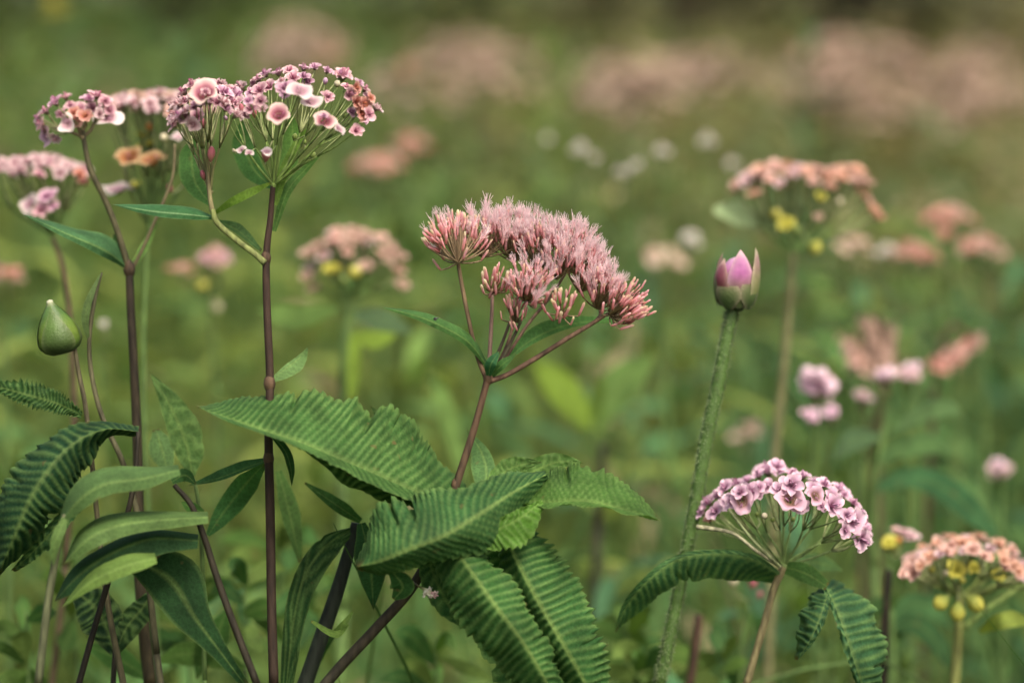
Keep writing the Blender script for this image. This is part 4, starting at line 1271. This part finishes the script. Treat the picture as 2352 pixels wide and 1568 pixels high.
for i, p in enumerate(top):
    f = (p[0] - 690) / 170
    for row in range(3):
        c = cyc[(i * 3 + row * 2) % 7]
        if p[0] > 775 and random.random() < 0.6:
            c = 'rust' if row else 'pink'
        if row == 2 and random.random() < 0.4:
            continue
        if row and random.random() < 0.22:
            sp_.append((p[0] + random.uniform(-10, 10), p[1] + row * 26, d - .01, random.uniform(11, 16), 'bud', random.choice(['rose', 'cream', 'lilac']), (f * .6, -.4, .9)))
            continue
        if 690 < p[0] < 775 and row < 2:
            c = 'purple'
        sp_.append((p[0] + random.uniform(-10, 10) - f * row * 16, p[1] + row * 24 + random.uniform(-6, 6), d + (0.03 - 0.026 * row) + random.uniform(-.006, .006), random.uniform(19, 25), 'tuft', c,
                    (f * 0.8 + random.uniform(-.3, .3), -random.uniform(0.0, 0.45) - row * 0.3, 0.9 - row * 0.15)))
for x, y in ((815, 235), (835, 240), (850, 225), (845, 262), (828, 258), (800, 215), (815, 200)):
    sp_.append((x, y, d - .02, 20, 'tuft', random.choice(['rust', 'pink']), (.8, -.7, random.uniform(-.1, .6))))
sp_ += [(641, 270, d - .035, 27, 'cup', 'pink', (0, -.72, .7)), (745, 282, d - .035, 26, 'cup', 'pink', (.15, -.7, .7)), (688, 212, d - .035, 24, 'cup', 'white', (.3, -.55, .8)), (712, 236, d - .03, 20, 'cup', 'white', (.3, -.6, .7)),
        (745, 268, d - .042, 16, 'tuft', 'purple', (0, -.4, .9)), (776, 298, d - .03, 14, 'cup', 'white', (.6, -.4, .5)), (655, 205, d - .03, 24, 'tuft', 'purple'), (600, 232, d - .03, 24, 'tuft', 'pink', (-.2, -.8, .5)), (572, 232, d - .03, 22, 'tuft', 'purple', (-.3, -.8, .5)),
        (560, 262, d - .01, 18, 'bud', 'rose', (-.3, 0, 1)), (585, 268, d - .01, 16, 'bud', 'rose', (-.1, 0, 1)), (610, 368, d - .02, 33, 'bud', 'rose', (.1, -.1, 1)), (612, 350, d - .03, 12, 'cup', 'white', (0, -.4, 1)),
        (555, 345, d - .02, 11, 'cup', 'white', (-.4, -.5, .7)), (572, 352, d - .02, 9, 'cup', 'white', (0, -.5, .7)), (540, 350, d - .02, 9, 'bud', 'cream'), (712, 360, d + .005, 17, 'bud', 'green', (.7, 0, .5)),
        (675, 320, d, 11, 'bud', 'green'), (700, 330, d + .01, 10, 'bud', 'green'), (790, 270, d - .01, 9, 'bud', 'green')]
head_of(t, (628, 425, d), sp_, d, (0.13, 0.20, 0.045, 1), 2.5, 8, sag=0.02)
sp_ = []
tl = catmull([(402, 252, 0), (418, 225, 0), (445, 204, 0), (478, 194, 0), (510, 198, 0), (536, 222, 0)], 11)
for i, p in enumerate(tl):
    for row in range(3):
        sp_.append((p[0] + random.uniform(-6, 6), p[1] + row * 20 + random.uniform(-5, 5), d + .02 - .022 * row, random.uniform(19, 25), 'tuft', random.choice(['pink', 'pink', 'purple', 'pale']), ((p[0] - 470) / 70, -random.uniform(.1, .5), .8)))
sp_ += [(472, 224, d - .03, 29, 'cup', 'pink', (-.05, -.65, .75)), (472, 214, d - .036, 18, 'tuft', 'pink', (0, -.4, .9)), (425, 270, d - .02, 26, 'tuft', 'pale', (-.4, -.6, .3)), (445, 285, d - .02, 24, 'tuft', 'pale', (0, -.7, .1)), (405, 262, d - .01, 22, 'tuft', 'pale', (-.7, -.5, .3)),
        (468, 292, d - .01, 18, 'bud', 'rose', (-.2, 0, 1)), (484, 368, d - .01, 24, 'bud', 'rose', (.1, 0, 1)), (470, 412, d, 17, 'bud', 'rose', (-.3, 0, 1)), (455, 268, d - .015, 20, 'tuft', 'pink', (-.2, -.7, .4))]
head_of(t, (484, 440, d), sp_, d, (0.15, 0.15, 0.06, 1), 2.5, 7, sag=0.02)

# ---- green bud at far left
d = 1.02
t = thing('green_bud_stalk', 'plump green pointed bud on a thin dark stalk at the left edge', 'flower', ground_foot(290, 1568, d))
stem(t, [(172, 800), (182, 860), (196, 930), (210, 1050), (225, 1200), (250, 1400), (290, 1600)], d, [4.5, 5, 5.5, 6, 6, 7, 8], (0.09, 0.08, 0.04, 1), foot=0.01)
mb = MB()
U = PXM * d
q = P(144, 805, d)
mb.lathe([(2 * U, -4 * U), (26 * U, -4 * U), (42 * U, 5 * U), (50 * U, 24 * U), (47 * U, 45 * U), (38 * U, 68 * U), (25 * U, 90 * U), (13 * U, 106 * U), (8 * U, 114 * U), (7 * U, 120 * U), (1 * U, 122 * U)],
         [(0.02, 0.028, 0.012, 1), (0.02, 0.028, 0.012, 1), (0.03, 0.055, 0.015, 1), (0.075, 0.13, 0.016, 1), (0.11, 0.17, 0.018, 1), (0.085, 0.145, 0.02, 1), (0.06, 0.12, 0.025, 1), (0.06, 0.11, 0.03, 1), (0.16, 0.19, 0.09, 1), (0.4, 0.4, 0.28, 1), (0.4, 0.4, 0.28, 1)],
         Matrix.Translation(q) @ Matrix.Rotation(-0.22, 4, 'Y'), 20, lambda i, a: (1 + 0.05 * math.cos(3 * a + 1) - 0.03 * abs(math.sin(6 * a)), 0))
part('bud', mb, M_BUD, t, origin=q)
RB = Matrix.Translation(q) @ Matrix.Rotation(-0.22, 4, 'Y')
for a_ in (-1.9, 0.1, 2.2):
    rows, cc = [], []
    for i in range(12):
        f = i / 11
        z = (2 + 108 * f) * U
        rad = np.interp(z / U, [-4, 5, 24, 45, 68, 90, 106, 114], [26, 42, 50, 47, 38, 25, 13, 8]) * U * 1.045
        half = 0.85 * (1 - f ** 2.2) + 0.03
        rows.append([RB @ Vector((rad * math.sin(a_ + s_ * half), -rad * math.cos(a_ + s_ * half), z + 3 * U * abs(s_) * 0)) for s_ in np.linspace(-1, 1, 9)])
        cc.append([mixc(mixc((0.018, 0.03, 0.010, 1), (0.065, 0.12, 0.022, 1), min(1, f * 2.0)), (0.13, 0.17, 0.06, 1), abs(s_) ** 5 * 0.7) for s_ in np.linspace(-1, 1, 9)])
    m_ = MB(); m_.grid(rows, cc)
    part('sepal', m_, M_BUD, t, origin=q)
d = 1.03
t = thing('leafy_stalk', 'thin dark stalk with a narrow pointed tip just right of the green bud', 'plant', ground_foot(300, 1200, d))
stem(t, [(234, 625), (215, 700), (205, 790), (214, 880), (240, 970), (285, 1070), (330, 1250), (360, 1500)], d, [2, 5, 5, 5.5, 6, 6.5, 7, 8], (0.085, 0.08, 0.04, 1), foot=0.02)
leaf(t, pts([(206, 790, d), (196, 730, d - .003), (208, 680, d - .003), (234, 622, d)], d), [2, 9, 8, 0], [2, 8, 7, 0], col=(0.14, 0.21, 0.10, 1))

# ---- leafy plants filling the lower left
leafy('big dark plant with an arching ribbed leaf at the left edge', 0.99, (20, 1700), [
    ([(318, 990, 1.0), (240, 985, .985), (165, 1020, .975), (105, 1085, .97), (62, 1160, .97), (30, 1240, .975), (-10, 1330, .99)], [6, 26, 60, 78, 70, 42, 0], [8, 22, 40, 62, 72, 60, 0], (0.022, 0.075, 0.042, 1), {'ribs': 24, 'amp': 0.0009, 'serr': 0.12, 'el': 0.015, 'er': 0.02, 'nv': 8}),
    ([(188, 952, 1.01), (130, 925, 1.0), (60, 905, 1.0), (-30, 880, 1.01)], [8, 22, 24, 6], [6, 26, 30, 10], (0.03, 0.085, 0.03, 1), {'ribs': 22, 'amp': 0.0008, 'serr': 0.4}),
    ([(240, 1100, 1.0), (170, 1160, .99), (100, 1240, .99), (30, 1310, 1.0)], [6, 20, 24, 4], [8, 14, 16, 4], (0.04, 0.11, 0.05, 1), {'ribs': 16, 'amp': 0.0012, 'serr': 0.2, 'slant': 0.05})],
    (0.022, 0.075, 0.042, 1), [(318, 990), (300, 1150), (200, 1500), (120, 1800)], 7, stemc=ST_DARK)
leafy('plant with an upright lance shaped light green leaf beside the dark stem', 1.04, (430, 1500), [
    ([(442, 1092), (428, 1020), (395, 940), (343, 852)], [8, 34, 24, 0], [8, 44, 34, 0], (0.10, 0.19, 0.07, 1), {'ribs': 7, 'slant': 2.2, 'amp': 0.0005}),
    ([(385, 1080), (372, 1030), (358, 985)], [14, 32, 8], [14, 30, 8], (0.12, 0.21, 0.10, 1), {'edge': 0.9})],
    G_PALE, [(440, 1085), (455, 1150), (465, 1300), (470, 1560)], 5)
leafy('blurred plant with long bent pale green leaves at lower left', 0.945, (85, 1568), [
    ([(412, 1078, .95), (330, 1098, .945), (240, 1112, .94), (180, 1150, .94), (130, 1215, .945)], [12, 24, 24, 22, 0], [12, 28, 38, 30, 0], (0.105, 0.185, 0.08, 1), {'er': 0.02}),
    ([(478, 1186, .955), (380, 1192, .95), (280, 1204, .945), (205, 1235, .94), (145, 1295, .945)], [14, 22, 26, 26, 0], [12, 20, 28, 28, 0], (0.115, 0.19, 0.08, 1), {'er': 0.02}),
    ([(455, 1240, .965), (345, 1236, .96), (245, 1275, .955), (175, 1325, .955), (125, 1380, .96)], [18, 40, 46, 36, 0], [14, 20, 24, 22, 0], (0.05, 0.12, 0.065, 1), {'er': 0.015}),
    ([(358, 1280, .94), (285, 1300, .935), (210, 1335, .935), (140, 1395, .94)], [12, 20, 16, 0], [12, 24, 18, 0], (0.16, 0.25, 0.08, 1), {'er': 0.015}),
    ([(150, 1190, .94), (128, 1240, .938), (122, 1300, .94)], [8, 14, 0], None or [8, 12, 0], (0.11, 0.18, 0.07, 1))],
    G_PALE, [(150, 1180), (130, 1270), (108, 1400), (88, 1568)], 9, stemc=(0.075, 0.085, 0.04, 1))
leafy('dark stem leaning left with small leaves below the pale bent leaves', 0.975, (575, 1568), [
    ([(395, 1105, .98), (425, 1090, .985), (450, 1110, .985)], [6, 16, 2], G_DEEP), ([(468, 1175, .98), (440, 1165, .985), (415, 1150, .985)], [6, 14, 0], G_MID),
    ([(300, 1280, .985), (390, 1330, .98), (450, 1420, .978), (510, 1500, .98), (570, 1580, .985)], [24, 66, 40, 20, 8], [24, 58, 44, 22, 8], (0.022, 0.062, 0.028, 1))],
    G_DEEP, [(400, 1112), (440, 1160), (470, 1235), (500, 1330), (540, 1440), (590, 1568)], 8, stemc=ST_DARK)
leafy('plant with a dark bluish ribbed leaf low at the left, under the pale bent leaves', 1.03, (255, 1568), [
    ([(262, 1500), (245, 1440), (215, 1390), (165, 1350)], [10, 44, 50, 8], [10, 40, 44, 8], G_DARKB, {'ribs': 9, 'slant': 2.0, 'amp': 0.0009}),
    ([(264, 1500), (290, 1440), (330, 1390), (350, 1350)], [8, 26, 22, 0], [8, 30, 26, 0], (0.025, 0.065, 0.03, 1), {'ribs': 8, 'slant': 2.0, 'amp': 0.0008})],
    G_DARKB, [(263, 1490), (262, 1530), (258, 1600)], 6, stemc=ST_DARK)
ur = random.Random(21)
UG = [('blurred mid green herb low in the left corner', 60, 1420, 1.14), ('soft green herb behind the leftmost dark stem', 170, 1300, 1.2), ('blurred olive herb between the two left dark stems', 430, 1370, 1.22),
      ('soft green herb just left of the tall dark stem', 560, 1330, 1.16), ('blurred green herb behind the mottled stem', 720, 1330, 1.2), ('soft light green herb under the big left leaf', 640, 1220, 1.3),
      ('blurred green herb at the left edge below the green bud', 20, 1090, 1.25), ('green herb behind the drooping ribbed leaves', 1000, 1480, 1.18), ('soft green herb below the right ribbed leaf', 1440, 1420, 1.25),
      ('blurred green herb right of the drooping ribbed leaves', 1480, 1520, 1.2), ('blurred cool green herb under the lilac flower', 1660, 1500, 1.22), ('soft cool green herb right of the lilac flower stem', 2060, 1330, 1.3)]
for lab, x, y, dd in UG:
    lv = []
    for k in range(9):
        a = ur.uniform(-2.9, -0.25) if k < 6 else ur.uniform(-0.4, 3.5)
        L_ = ur.uniform(70, 150)
        bx, by = x + ur.uniform(-8, 8), y + ur.uniform(-10, 130)
        w_ = ur.uniform(12, 26)
        dz = ur.uniform(-0.03, 0.03)
        mx_, my_ = bx + math.cos(a) * L_ * 0.55, by + math.sin(a) * L_ * 0.55
        ex, ey = bx + math.cos(a) * L_, by + math.sin(a) * L_ * 0.8 + ur.uniform(0, 45)
        c = np.array([ur.choice([(0.075, 0.15, 0.045), (0.10, 0.17, 0.05), (0.05, 0.12, 0.045), (0.13, 0.19, 0.06)])])[0] * ur.uniform(0.8, 1.2)
        lv.append(([(bx, by, dd), (mx_, my_, dd + dz), (ex, ey, dd + 1.5 * dz)], [w_ * 0.3, w_, 0], (*c, 1)))
    leafy(lab, dd, (x, 1600), lv, G_MID, [(x, y - 20), (x + 4, y + 100), (x + 8, 1620)], 4, group='soft green herbs behind the near stems')
leafy('bright green broad leaves at the bottom between the two dark stems', 1.1, (450, 1700), [
    ([(560, 1535), (490, 1505), (420, 1500), (355, 1520)], [8, 26, 28, 0]), ([(520, 1400), (500, 1450), (470, 1500), (450, 1560)], [4, 30, 26, 0], G_MID), ([(200, 1480), (270, 1510), (350, 1560)], [6, 30, 4], G_MID)],
    (0.10, 0.19, 0.055, 1), [(560, 1535), (570, 1600), (575, 1700)], 5)
leafy('plant with long dark striped leaves and a mottled stem right of the tall stem', 1.03, (700, 1600), [
    ([(815, 1212, 1.03), (750, 1250, 1.02), (700, 1320, 1.015), (675, 1420, 1.015), (660, 1550, 1.02), (650, 1640, 1.03)], [8, 32, 38, 28, 18, 6], [6, 20, 24, 24, 16, 6], (0.028, 0.085, 0.035, 1), {'ribs': 5, 'slant': 2.6, 'amp': 0.0012}),
    ([(828, 1196, 1.03), (775, 1160, 1.025), (700, 1108, 1.03)], [6, 14, 2], [8, 18, 3], (0.055, 0.13, 0.045, 1)),
    ([(830, 1200, 1.02), (850, 1290, 1.015), (858, 1400, 1.02)], [10, 40, 0], [10, 36, 0], (0.035, 0.10, 0.04, 1)),
    ([(640, 1080, 1.06), (665, 1180, 1.06), (690, 1290, 1.06)], [8, 26, 4], [8, 20, 4], (0.09, 0.17, 0.06, 1)),
    ([(800, 1432, 1.0), (770, 1455, .995), (715, 1425, 1.0)], [3, 8, 3], [3, 8, 3], (0.15, 0.24, 0.07, 1)),
    ([(760, 1455, 1.0), (790, 1430, .995), (812, 1400, .998)], [3, 7, 2], [3, 7, 2], (0.15, 0.24, 0.07, 1)),
    ([(690, 1590, 1.05), (730, 1500, 1.05), (770, 1455, 1.05)], [10, 14, 3], [10, 14, 3], (0.05, 0.12, 0.04, 1))],
    G_DEEP, [(818, 1200), (800, 1270), (770, 1370), (735, 1470), (690, 1600)], 17, stemc=(0.016, 0.022, 0.014, 1))

# ================================================================== THE SHARP CENTRAL PLANT
d = 1.0
A = thing('flowering_plant', 'sharp central plant with a fluffy dusty pink flower head and broad ribbed leaves', 'flower', ground_foot(650, 1800, d, -0.02))
stem(A, [(1120, 868), (1108, 915), (1090, 980), (1068, 1050), (1046, 1118), (1015, 1215), (950, 1342), (865, 1440), (768, 1545), (700, 1640), (650, 1800)], d, [8, 8, 8.5, 9, 9.5, 11, 12, 12.5, 13, 13, 13], (0.066, 0.037, 0.020, 1), foot=-0.02, seg=10, knots=((1121, 866, 12), (1046, 1112, 10)),
     col2=(0.018, 0.022, 0.012, 1))
leaf(A, pts([(1062, 1152, .99), (960, 1128, .98), (865, 1088, .972), (780, 1052, .966), (690, 1015, .962), (600, 985, .962), (520, 958, .965), (452, 932, .972)], d),
     [8, 24, 26, 20, 12, 9, 7, 0], [40, 105, 148, 138, 116, 86, 46, 0], col=(0.050, 0.128, 0.040, 1), er=0.035, el=-0.012, ribs=37, amp=0.0008, serr=0.06, slant=0.55, nv=10, bow=0.2)
leaf(A, pts([(1255, 1088, .985), (1180, 1128, .968), (1100, 1180, .955), (1020, 1230, .948), (940, 1262, .945), (875, 1288, .948), (820, 1300, .955)], d),
     [14, 62, 88, 58, 40, 34, 4], [14, 48, 76, 112, 122, 96, 4], col=(0.042, 0.125, 0.050, 1), er=0.02, el=0.012, ribs=27, amp=0.0010, serr=0.10, slant=-0.35, nv=10, mid=0.9)
leaf(A, pts([(1185, 1150, .985), (1262, 1152, .972), (1345, 1150, .966), (1430, 1168, .966), (1516, 1193, .972)], d),
     [24, 74, 80, 56, 0], [6, 10, 10, 7, 0], col=(0.075, 0.165, 0.042, 1), el=0.03, er=-0.006, ribs=22, amp=0.0009, serr=0.14, slant=-0.4, nv=8)
leaf(A, pts([(1148, 1205, .985), (1195, 1305, .972), (1245, 1398, .967), (1298, 1488, .966), (1348, 1578, .972), (1380, 1665, .985)], d),
     [46, 92, 104, 92, 58, 0], [18, 44, 52, 56, 44, 0], col=(0.040, 0.120, 0.042, 1), el=0.012, er=0.012, ribs=28, amp=0.0011, serr=0.15, slant=0.08, nv=9, mid=0.9)
leaf(A, pts([(1012, 1210, .975), (1075, 1300, .958), (1138, 1388, .95), (1205, 1478, .95), (1258, 1570, .955), (1300, 1660, .97)], d),
     [26, 52, 62, 52, 38, 0], [30, 74, 88, 80, 58, 0], col=(0.045, 0.130, 0.042, 1), el=0.012, er=0.014, ribs=28, amp=0.0011, serr=0.15, slant=0.10, nv=9, mid=0.9)
leaf(A, pts([(900, 1310, .965), (925, 1345, .97), (905, 1375, .975)], d), [10, 26, 4], [10, 30, 6], col=G_DEEP)
leaf(A, pts([(1110, 1140, 1.0), (1150, 1090, 1.01), (1190, 1068, 1.012), (1245, 1060, 1.012)], d), [10, 24, 22, 0], [10, 26, 20, 0], col=(0.10, 0.20, 0.06, 1), ribs=10, amp=0.0008)
leaf(A, pts([(1105, 1135, 1.004), (1118, 1085, 1.012), (1105, 1035, 1.016), (1072, 985, 1.016)], d), [12, 34, 26, 0], [6, 20, 16, 0], col=(0.085, 0.165, 0.075, 1))
leaf(A, pts([(1000, 1120, 1.0), (960, 1050, 1.012), (905, 985, 1.02), (850, 930, 1.02)], d), [14, 44, 34, 0], [10, 24, 20, 0], col=(0.075, 0.155, 0.06, 1), ribs=14, amp=0.0006)
leaf(A, pts([(1118, 838, 1.0), (1072, 782, .99), (1000, 742, .985), (940, 720, .985), (872, 704, .99)], d), [4, 10, 10, 7, 0], [4, 16, 16, 10, 0], col=(0.075, 0.17, 0.06, 1), er=0.01)
leaf(A, pts([(1150, 838, 1.01), (1225, 778, 1.02), (1320, 742, 1.025), (1452, 736, 1.03)], d), [4, 26, 18, 0], [2, 10, 8, 0], col=(0.07, 0.17, 0.06, 1))
leaf(A, pts([(1122, 862, .998), (1128, 835, .992), (1146, 806, .992)], d), [6, 15, 2], [6, 13, 2], col=(0.04, 0.13, 0.07, 1))
leaf(A, pts([(1130, 862, .999), (1152, 838, .995), (1185, 812, .996)], d), [4, 12, 1], [4, 10, 1], col=(0.07, 0.17, 0.06, 1))
leaf(A, pts([(1000, 1165, .99), (900, 1128, .975), (800, 1078, .968), (690, 1022, .966)], d), [8, 26, 30, 0], [2, 4, 4, 0], col=(0.024, 0.075, 0.020, 1), ribs=16, amp=0.0006, el=0.01)
leaf(A, pts([(1245, 1148, .972), (1190, 1190, .964), (1130, 1218, .962), (1060, 1238, .966)], d), [10, 52, 46, 0], [4, 20, 18, 0], col=(0.085, 0.20, 0.030, 1), ribs=14, amp=0.0010, serr=0.14, slant=-0.2, nv=8)  # added leaf, its bright green painted for light passing through the blade above
leaf(A, pts([(1060, 1230, 1.0), (1110, 1330, 1.0), (1170, 1440, 1.0), (1230, 1560, 1.0), (1260, 1660, 1.005)], d), [30, 70, 84, 70, 0], [20, 60, 84, 70, 0], col=(0.034, 0.105, 0.034, 1), ribs=20, amp=0.0010, serr=0.12, nv=7)
leaf(A, pts([(985, 1240, .99), (990, 1300, .985), (1025, 1380, .985), (1080, 1450, .99)], d), [16, 46, 40, 0], [14, 30, 30, 0], col=(0.045, 0.125, 0.05, 1), ribs=12, amp=0.0010, serr=0.12)
leaf(A, pts([(1160, 1130, 1.012), (1210, 1090, 1.02), (1280, 1060, 1.025), (1340, 1062, 1.025)], d), [12, 26, 22, 0], [10, 24, 18, 0], col=(0.085, 0.175, 0.05, 1), ribs=10, amp=0.0006)
# small curled dry flower by the leaf base
mb = MB()
mb.add(TUFTS['white'][0], align(P(974, 1352, .972), (.7, -.3, -.4), (0.0030, 0.0036, 0.0062)))
mb.add(TUFTS['pale'][1], align(P(988, 1358, .973), (.8, -.3, -.5), (0.0026, 0.0030, 0.0050)))
mb.tube([P(948, 1335, .985), P(958, 1342, .975), P(972, 1351, .972)], [0.0005, 0.0004, 0.0005], (0.2, 0.17, 0.09, 1), 5, 6)
o = part('withered_flower', mb, M_PETAL, A, origin=P(978, 1355, .975))


def branch(seq, radii, col, col2=None):
    return stem(A, seq, d, radii, col, name='branch', seg=7, col2=col2)


BRC = (0.13, 0.08, 0.05, 1)
branch([(1052, 602), (1062, 660), (1078, 740), (1094, 810), (1110, 852), (1119, 868)], [4.5, 5, 5, 5, 6, 7], (0.17, 0.12, 0.065, 1), (0.09, 0.05, 0.028, 1))
branch([(1131, 670), (1129, 730), (1126, 790), (1122, 862)], [4, 4.5, 5, 5.5], (0.24, 0.155, 0.12, 1))
branch([(1172, 735), (1158, 775), (1143, 812), (1128, 862)], [3.5, 3.5, 4, 4.5], (0.07, 0.055, 0.035, 1))
branch([(1196, 738), (1180, 772), (1162, 808), (1132, 864)], [3.5, 3.5, 4, 4.5], (0.08, 0.07, 0.04, 1))
branch([(1420, 712, 1.002), (1392, 722), (1360, 742), (1300, 778), (1230, 822), (1168, 858), (1126, 874)], [3.5, 4, 5, 5.5, 6, 6, 7], (0.15, 0.095, 0.06, 1), (0.10, 0.055, 0.035, 1))
branch([(1180, 600, 1.02), (1190, 660, 1.02), (1184, 720, 1.012), (1165, 790, 1.006), (1130, 862)], [3, 3.5, 4, 4, 4], BRC)
branch([(1300, 625, 1.02), (1265, 680, 1.02), (1215, 740, 1.012), (1175, 800, 1.006), (1132, 864)], [3, 3.5, 4, 4, 4], BRC)
branch([(1375, 700, 1.008), (1378, 722, 1.004), (1362, 742)], [3, 3.5, 4], BRC)

florets = []      # (distance, cluster, mesh kind, variant, matrix)


def cluster(bx, by, cx, cy, rx, ry, dd, n, kinds, length=36, rd=None, axis=None, bd=None, spread=1.0, lift=0.3):
    """florets packed over a dome, all springing from the branch end (bx, by)"""
    bd = dd if bd is None else bd
    B = P(bx, by, bd)
    rd = rd if rd is not None else rx * PXM * 0.8
    mb = MB()
    mine = []
    n = int(n * 1.4)
    length = length * 0.86
    ax0 = (P(cx, cy, dd) - B).normalized() if axis is None else Vector(axis).normalized()
    ga = math.pi * (3 - math.sqrt(5))
    for i in range(n):
        r = math.sqrt((i + 0.5) / n) * random.uniform(0.9, 1.05)
        th = i * ga + random.uniform(-.25, .25)
        ux, uy = r * math.cos(th) * spread, r * math.sin(th)
        h = math.sqrt(max(0.0, 1 - min(1, r * r)))
        L = length * random.uniform(0.7, 1.25) * PXM
        # local frame: axis, side (picture x), depth
        side = Vector((1, 0, 0)); side = (side - ax0 * side.dot(ax0)).normalized()
        dep = ax0.cross(side).normalized()
        if dep.y < 0:
            dep = -dep
        tip = P(cx, cy, dd) + side * (ux * rx * PXM) + dep * (uy * rd) + ax0 * ((h - 0.45) * ry * PXM * 1.5) + Vector((random.gauss(0, 1), random.gauss(0, 1), random.gauss(0, 1))) * (8 * PXM)
        dirv = (tip - B).normalized() * 0.75 + ax0 * lift + Vector((0, 0, 0.18)) + Vector((random.uniform(-.22, .22), random.uniform(-.22, .22), random.uniform(-.15, .15)))
        dirv.normalize()
        dirv.y *= 0.35
        dirv.normalize()
        base = tip - dirv * L
        mid_ = B.lerp(base, 0.55) + ax0 * (-0.06 * (base - B).length)
        mb.tube([B, mid_, base], [2.2 * PXM, 1.8 * PXM, 1.7 * PXM], (0.30, 0.22, 0.13, 1), 4, 5, False)
        k = random.choice(kinds)
        mine.append((k, random.randrange(3), align(tip - dirv * L, dirv, (L * random.uniform(0.75, 1.0), L * random.uniform(0.75, 1.0), L))))
    c = part('flower_cluster', mb, M_STEM, A, origin=B)
    for k, v, M in mine:
        florets.append(((M.translation - C0).dot(CF), c, k, v, M))
    return c


bb, dk, op = 'bud', 'dark', 'open'
cluster(1052, 602, 1050, 540, 80, 62, 0.992, 50, [bb, bb, dk, 'pale', op], 34)
cluster(1015, 560, 1000, 535, 34, 32, 0.985, 14, [bb, 'pale', dk], 34, axis=(-.8, -.2, .45), bd=.992)
cluster(1110, 590, 1108, 518, 76, 36, 1.006, 44, [op, op, op, bb], 34, bd=1.012)
cluster(1180, 600, 1178, 518, 70, 36, 1.010, 44, [op, op, op, dk], 34, bd=1.02)
cluster(1240, 620, 1232, 542, 62, 38, 1.002, 40, [op, op, op, bb], 34, bd=1.015)
cluster(1300, 622, 1312, 550, 66, 38, 1.000, 44, [op, op, dk, op], 34, bd=1.012)
cluster(1330, 670, 1350, 598, 52, 42, 0.998, 38, [op, op, dk], 34, bd=1.01)
cluster(1280, 640, 1285, 580, 48, 28, 0.996, 28, [op, op, bb], 32, bd=1.01)
cluster(1131, 672, 1140, 632, 42, 32, 0.985, 18, [bb, 'pale', dk], 34, bd=.996)
cluster(1208, 690, 1222, 640, 60, 32, 0.978, 44, [bb, dk, op, op], 32, bd=.995)
cluster(1182, 738, 1182, 700, 38, 30, 0.985, 18, [dk, bb, bb], 34, bd=.998)
cluster(1290, 722, 1296, 688, 44, 34, 0.985, 15, [bb, 'pale', dk], 38, bd=.998, spread=1.1)
cluster(1372, 708, 1385, 648, 50, 40, 0.992, 40, [op, op, op, bb], 34, bd=1.004)
cluster(1402, 722, 1440, 688, 46, 52, 0.990, 56, [bb, dk, bb, dk], 32, axis=(.75, -.15, .55), bd=1.0)
cluster(1405, 728, 1462, 712, 30, 34, 0.986, 22, [bb, dk, bb], 32, axis=(.9, -.2, .25), bd=1.0)
florets.sort(key=lambda f: f[0])
mbr = MB()
for i, (_, c, k, v, M) in enumerate(florets):
    if i < 300:
        shared('floret', FLME[k][v], M, c)
    else:
        mbr.add(FL[k][v], M)
o = part('floret_mass', mbr, M_FLORET, A, origin=P(1220, 580, 1.0))
o['kind'] = 'stuff'

# ---- tiny dark insect resting on the narrow left leaf
q = P(1000, 731, .982)
t = thing('small_insect', 'tiny dark insect sitting on the narrow leaf left of the pink head', 'insect', q)
mb = MB()
mb.lathe([(0.00005, -0.0010), (0.0005, -0.0006), (0.0007, 0), (0.0005, 0.0006), (0.0002, 0.0009), (0.00035, 0.0012), (0.00005, 0.0015)], [(0.012, 0.01, 0.008, 1)] * 7, Matrix.Translation(q) @ Matrix.Rotation(1.3, 4, 'Y'), 8)
part('body', mb, M_SHELL, t, origin=q)
for k in range(6):
    s = -1 if k % 2 else 1
    b = q + Vector((-0.0004 + 0.0004 * (k // 2), 0, -0.0002))
    mb = MB(); mb.tube([b, b + Vector((0, s * 0.0007, 0.0002)), b + Vector((0, s * 0.0012, -0.0007))], [0.00009, 0.00008, 0.00005], (0.015, 0.012, 0.01, 1), 4, 5)
    part('leg', mb, M_SHELL, t, origin=q)
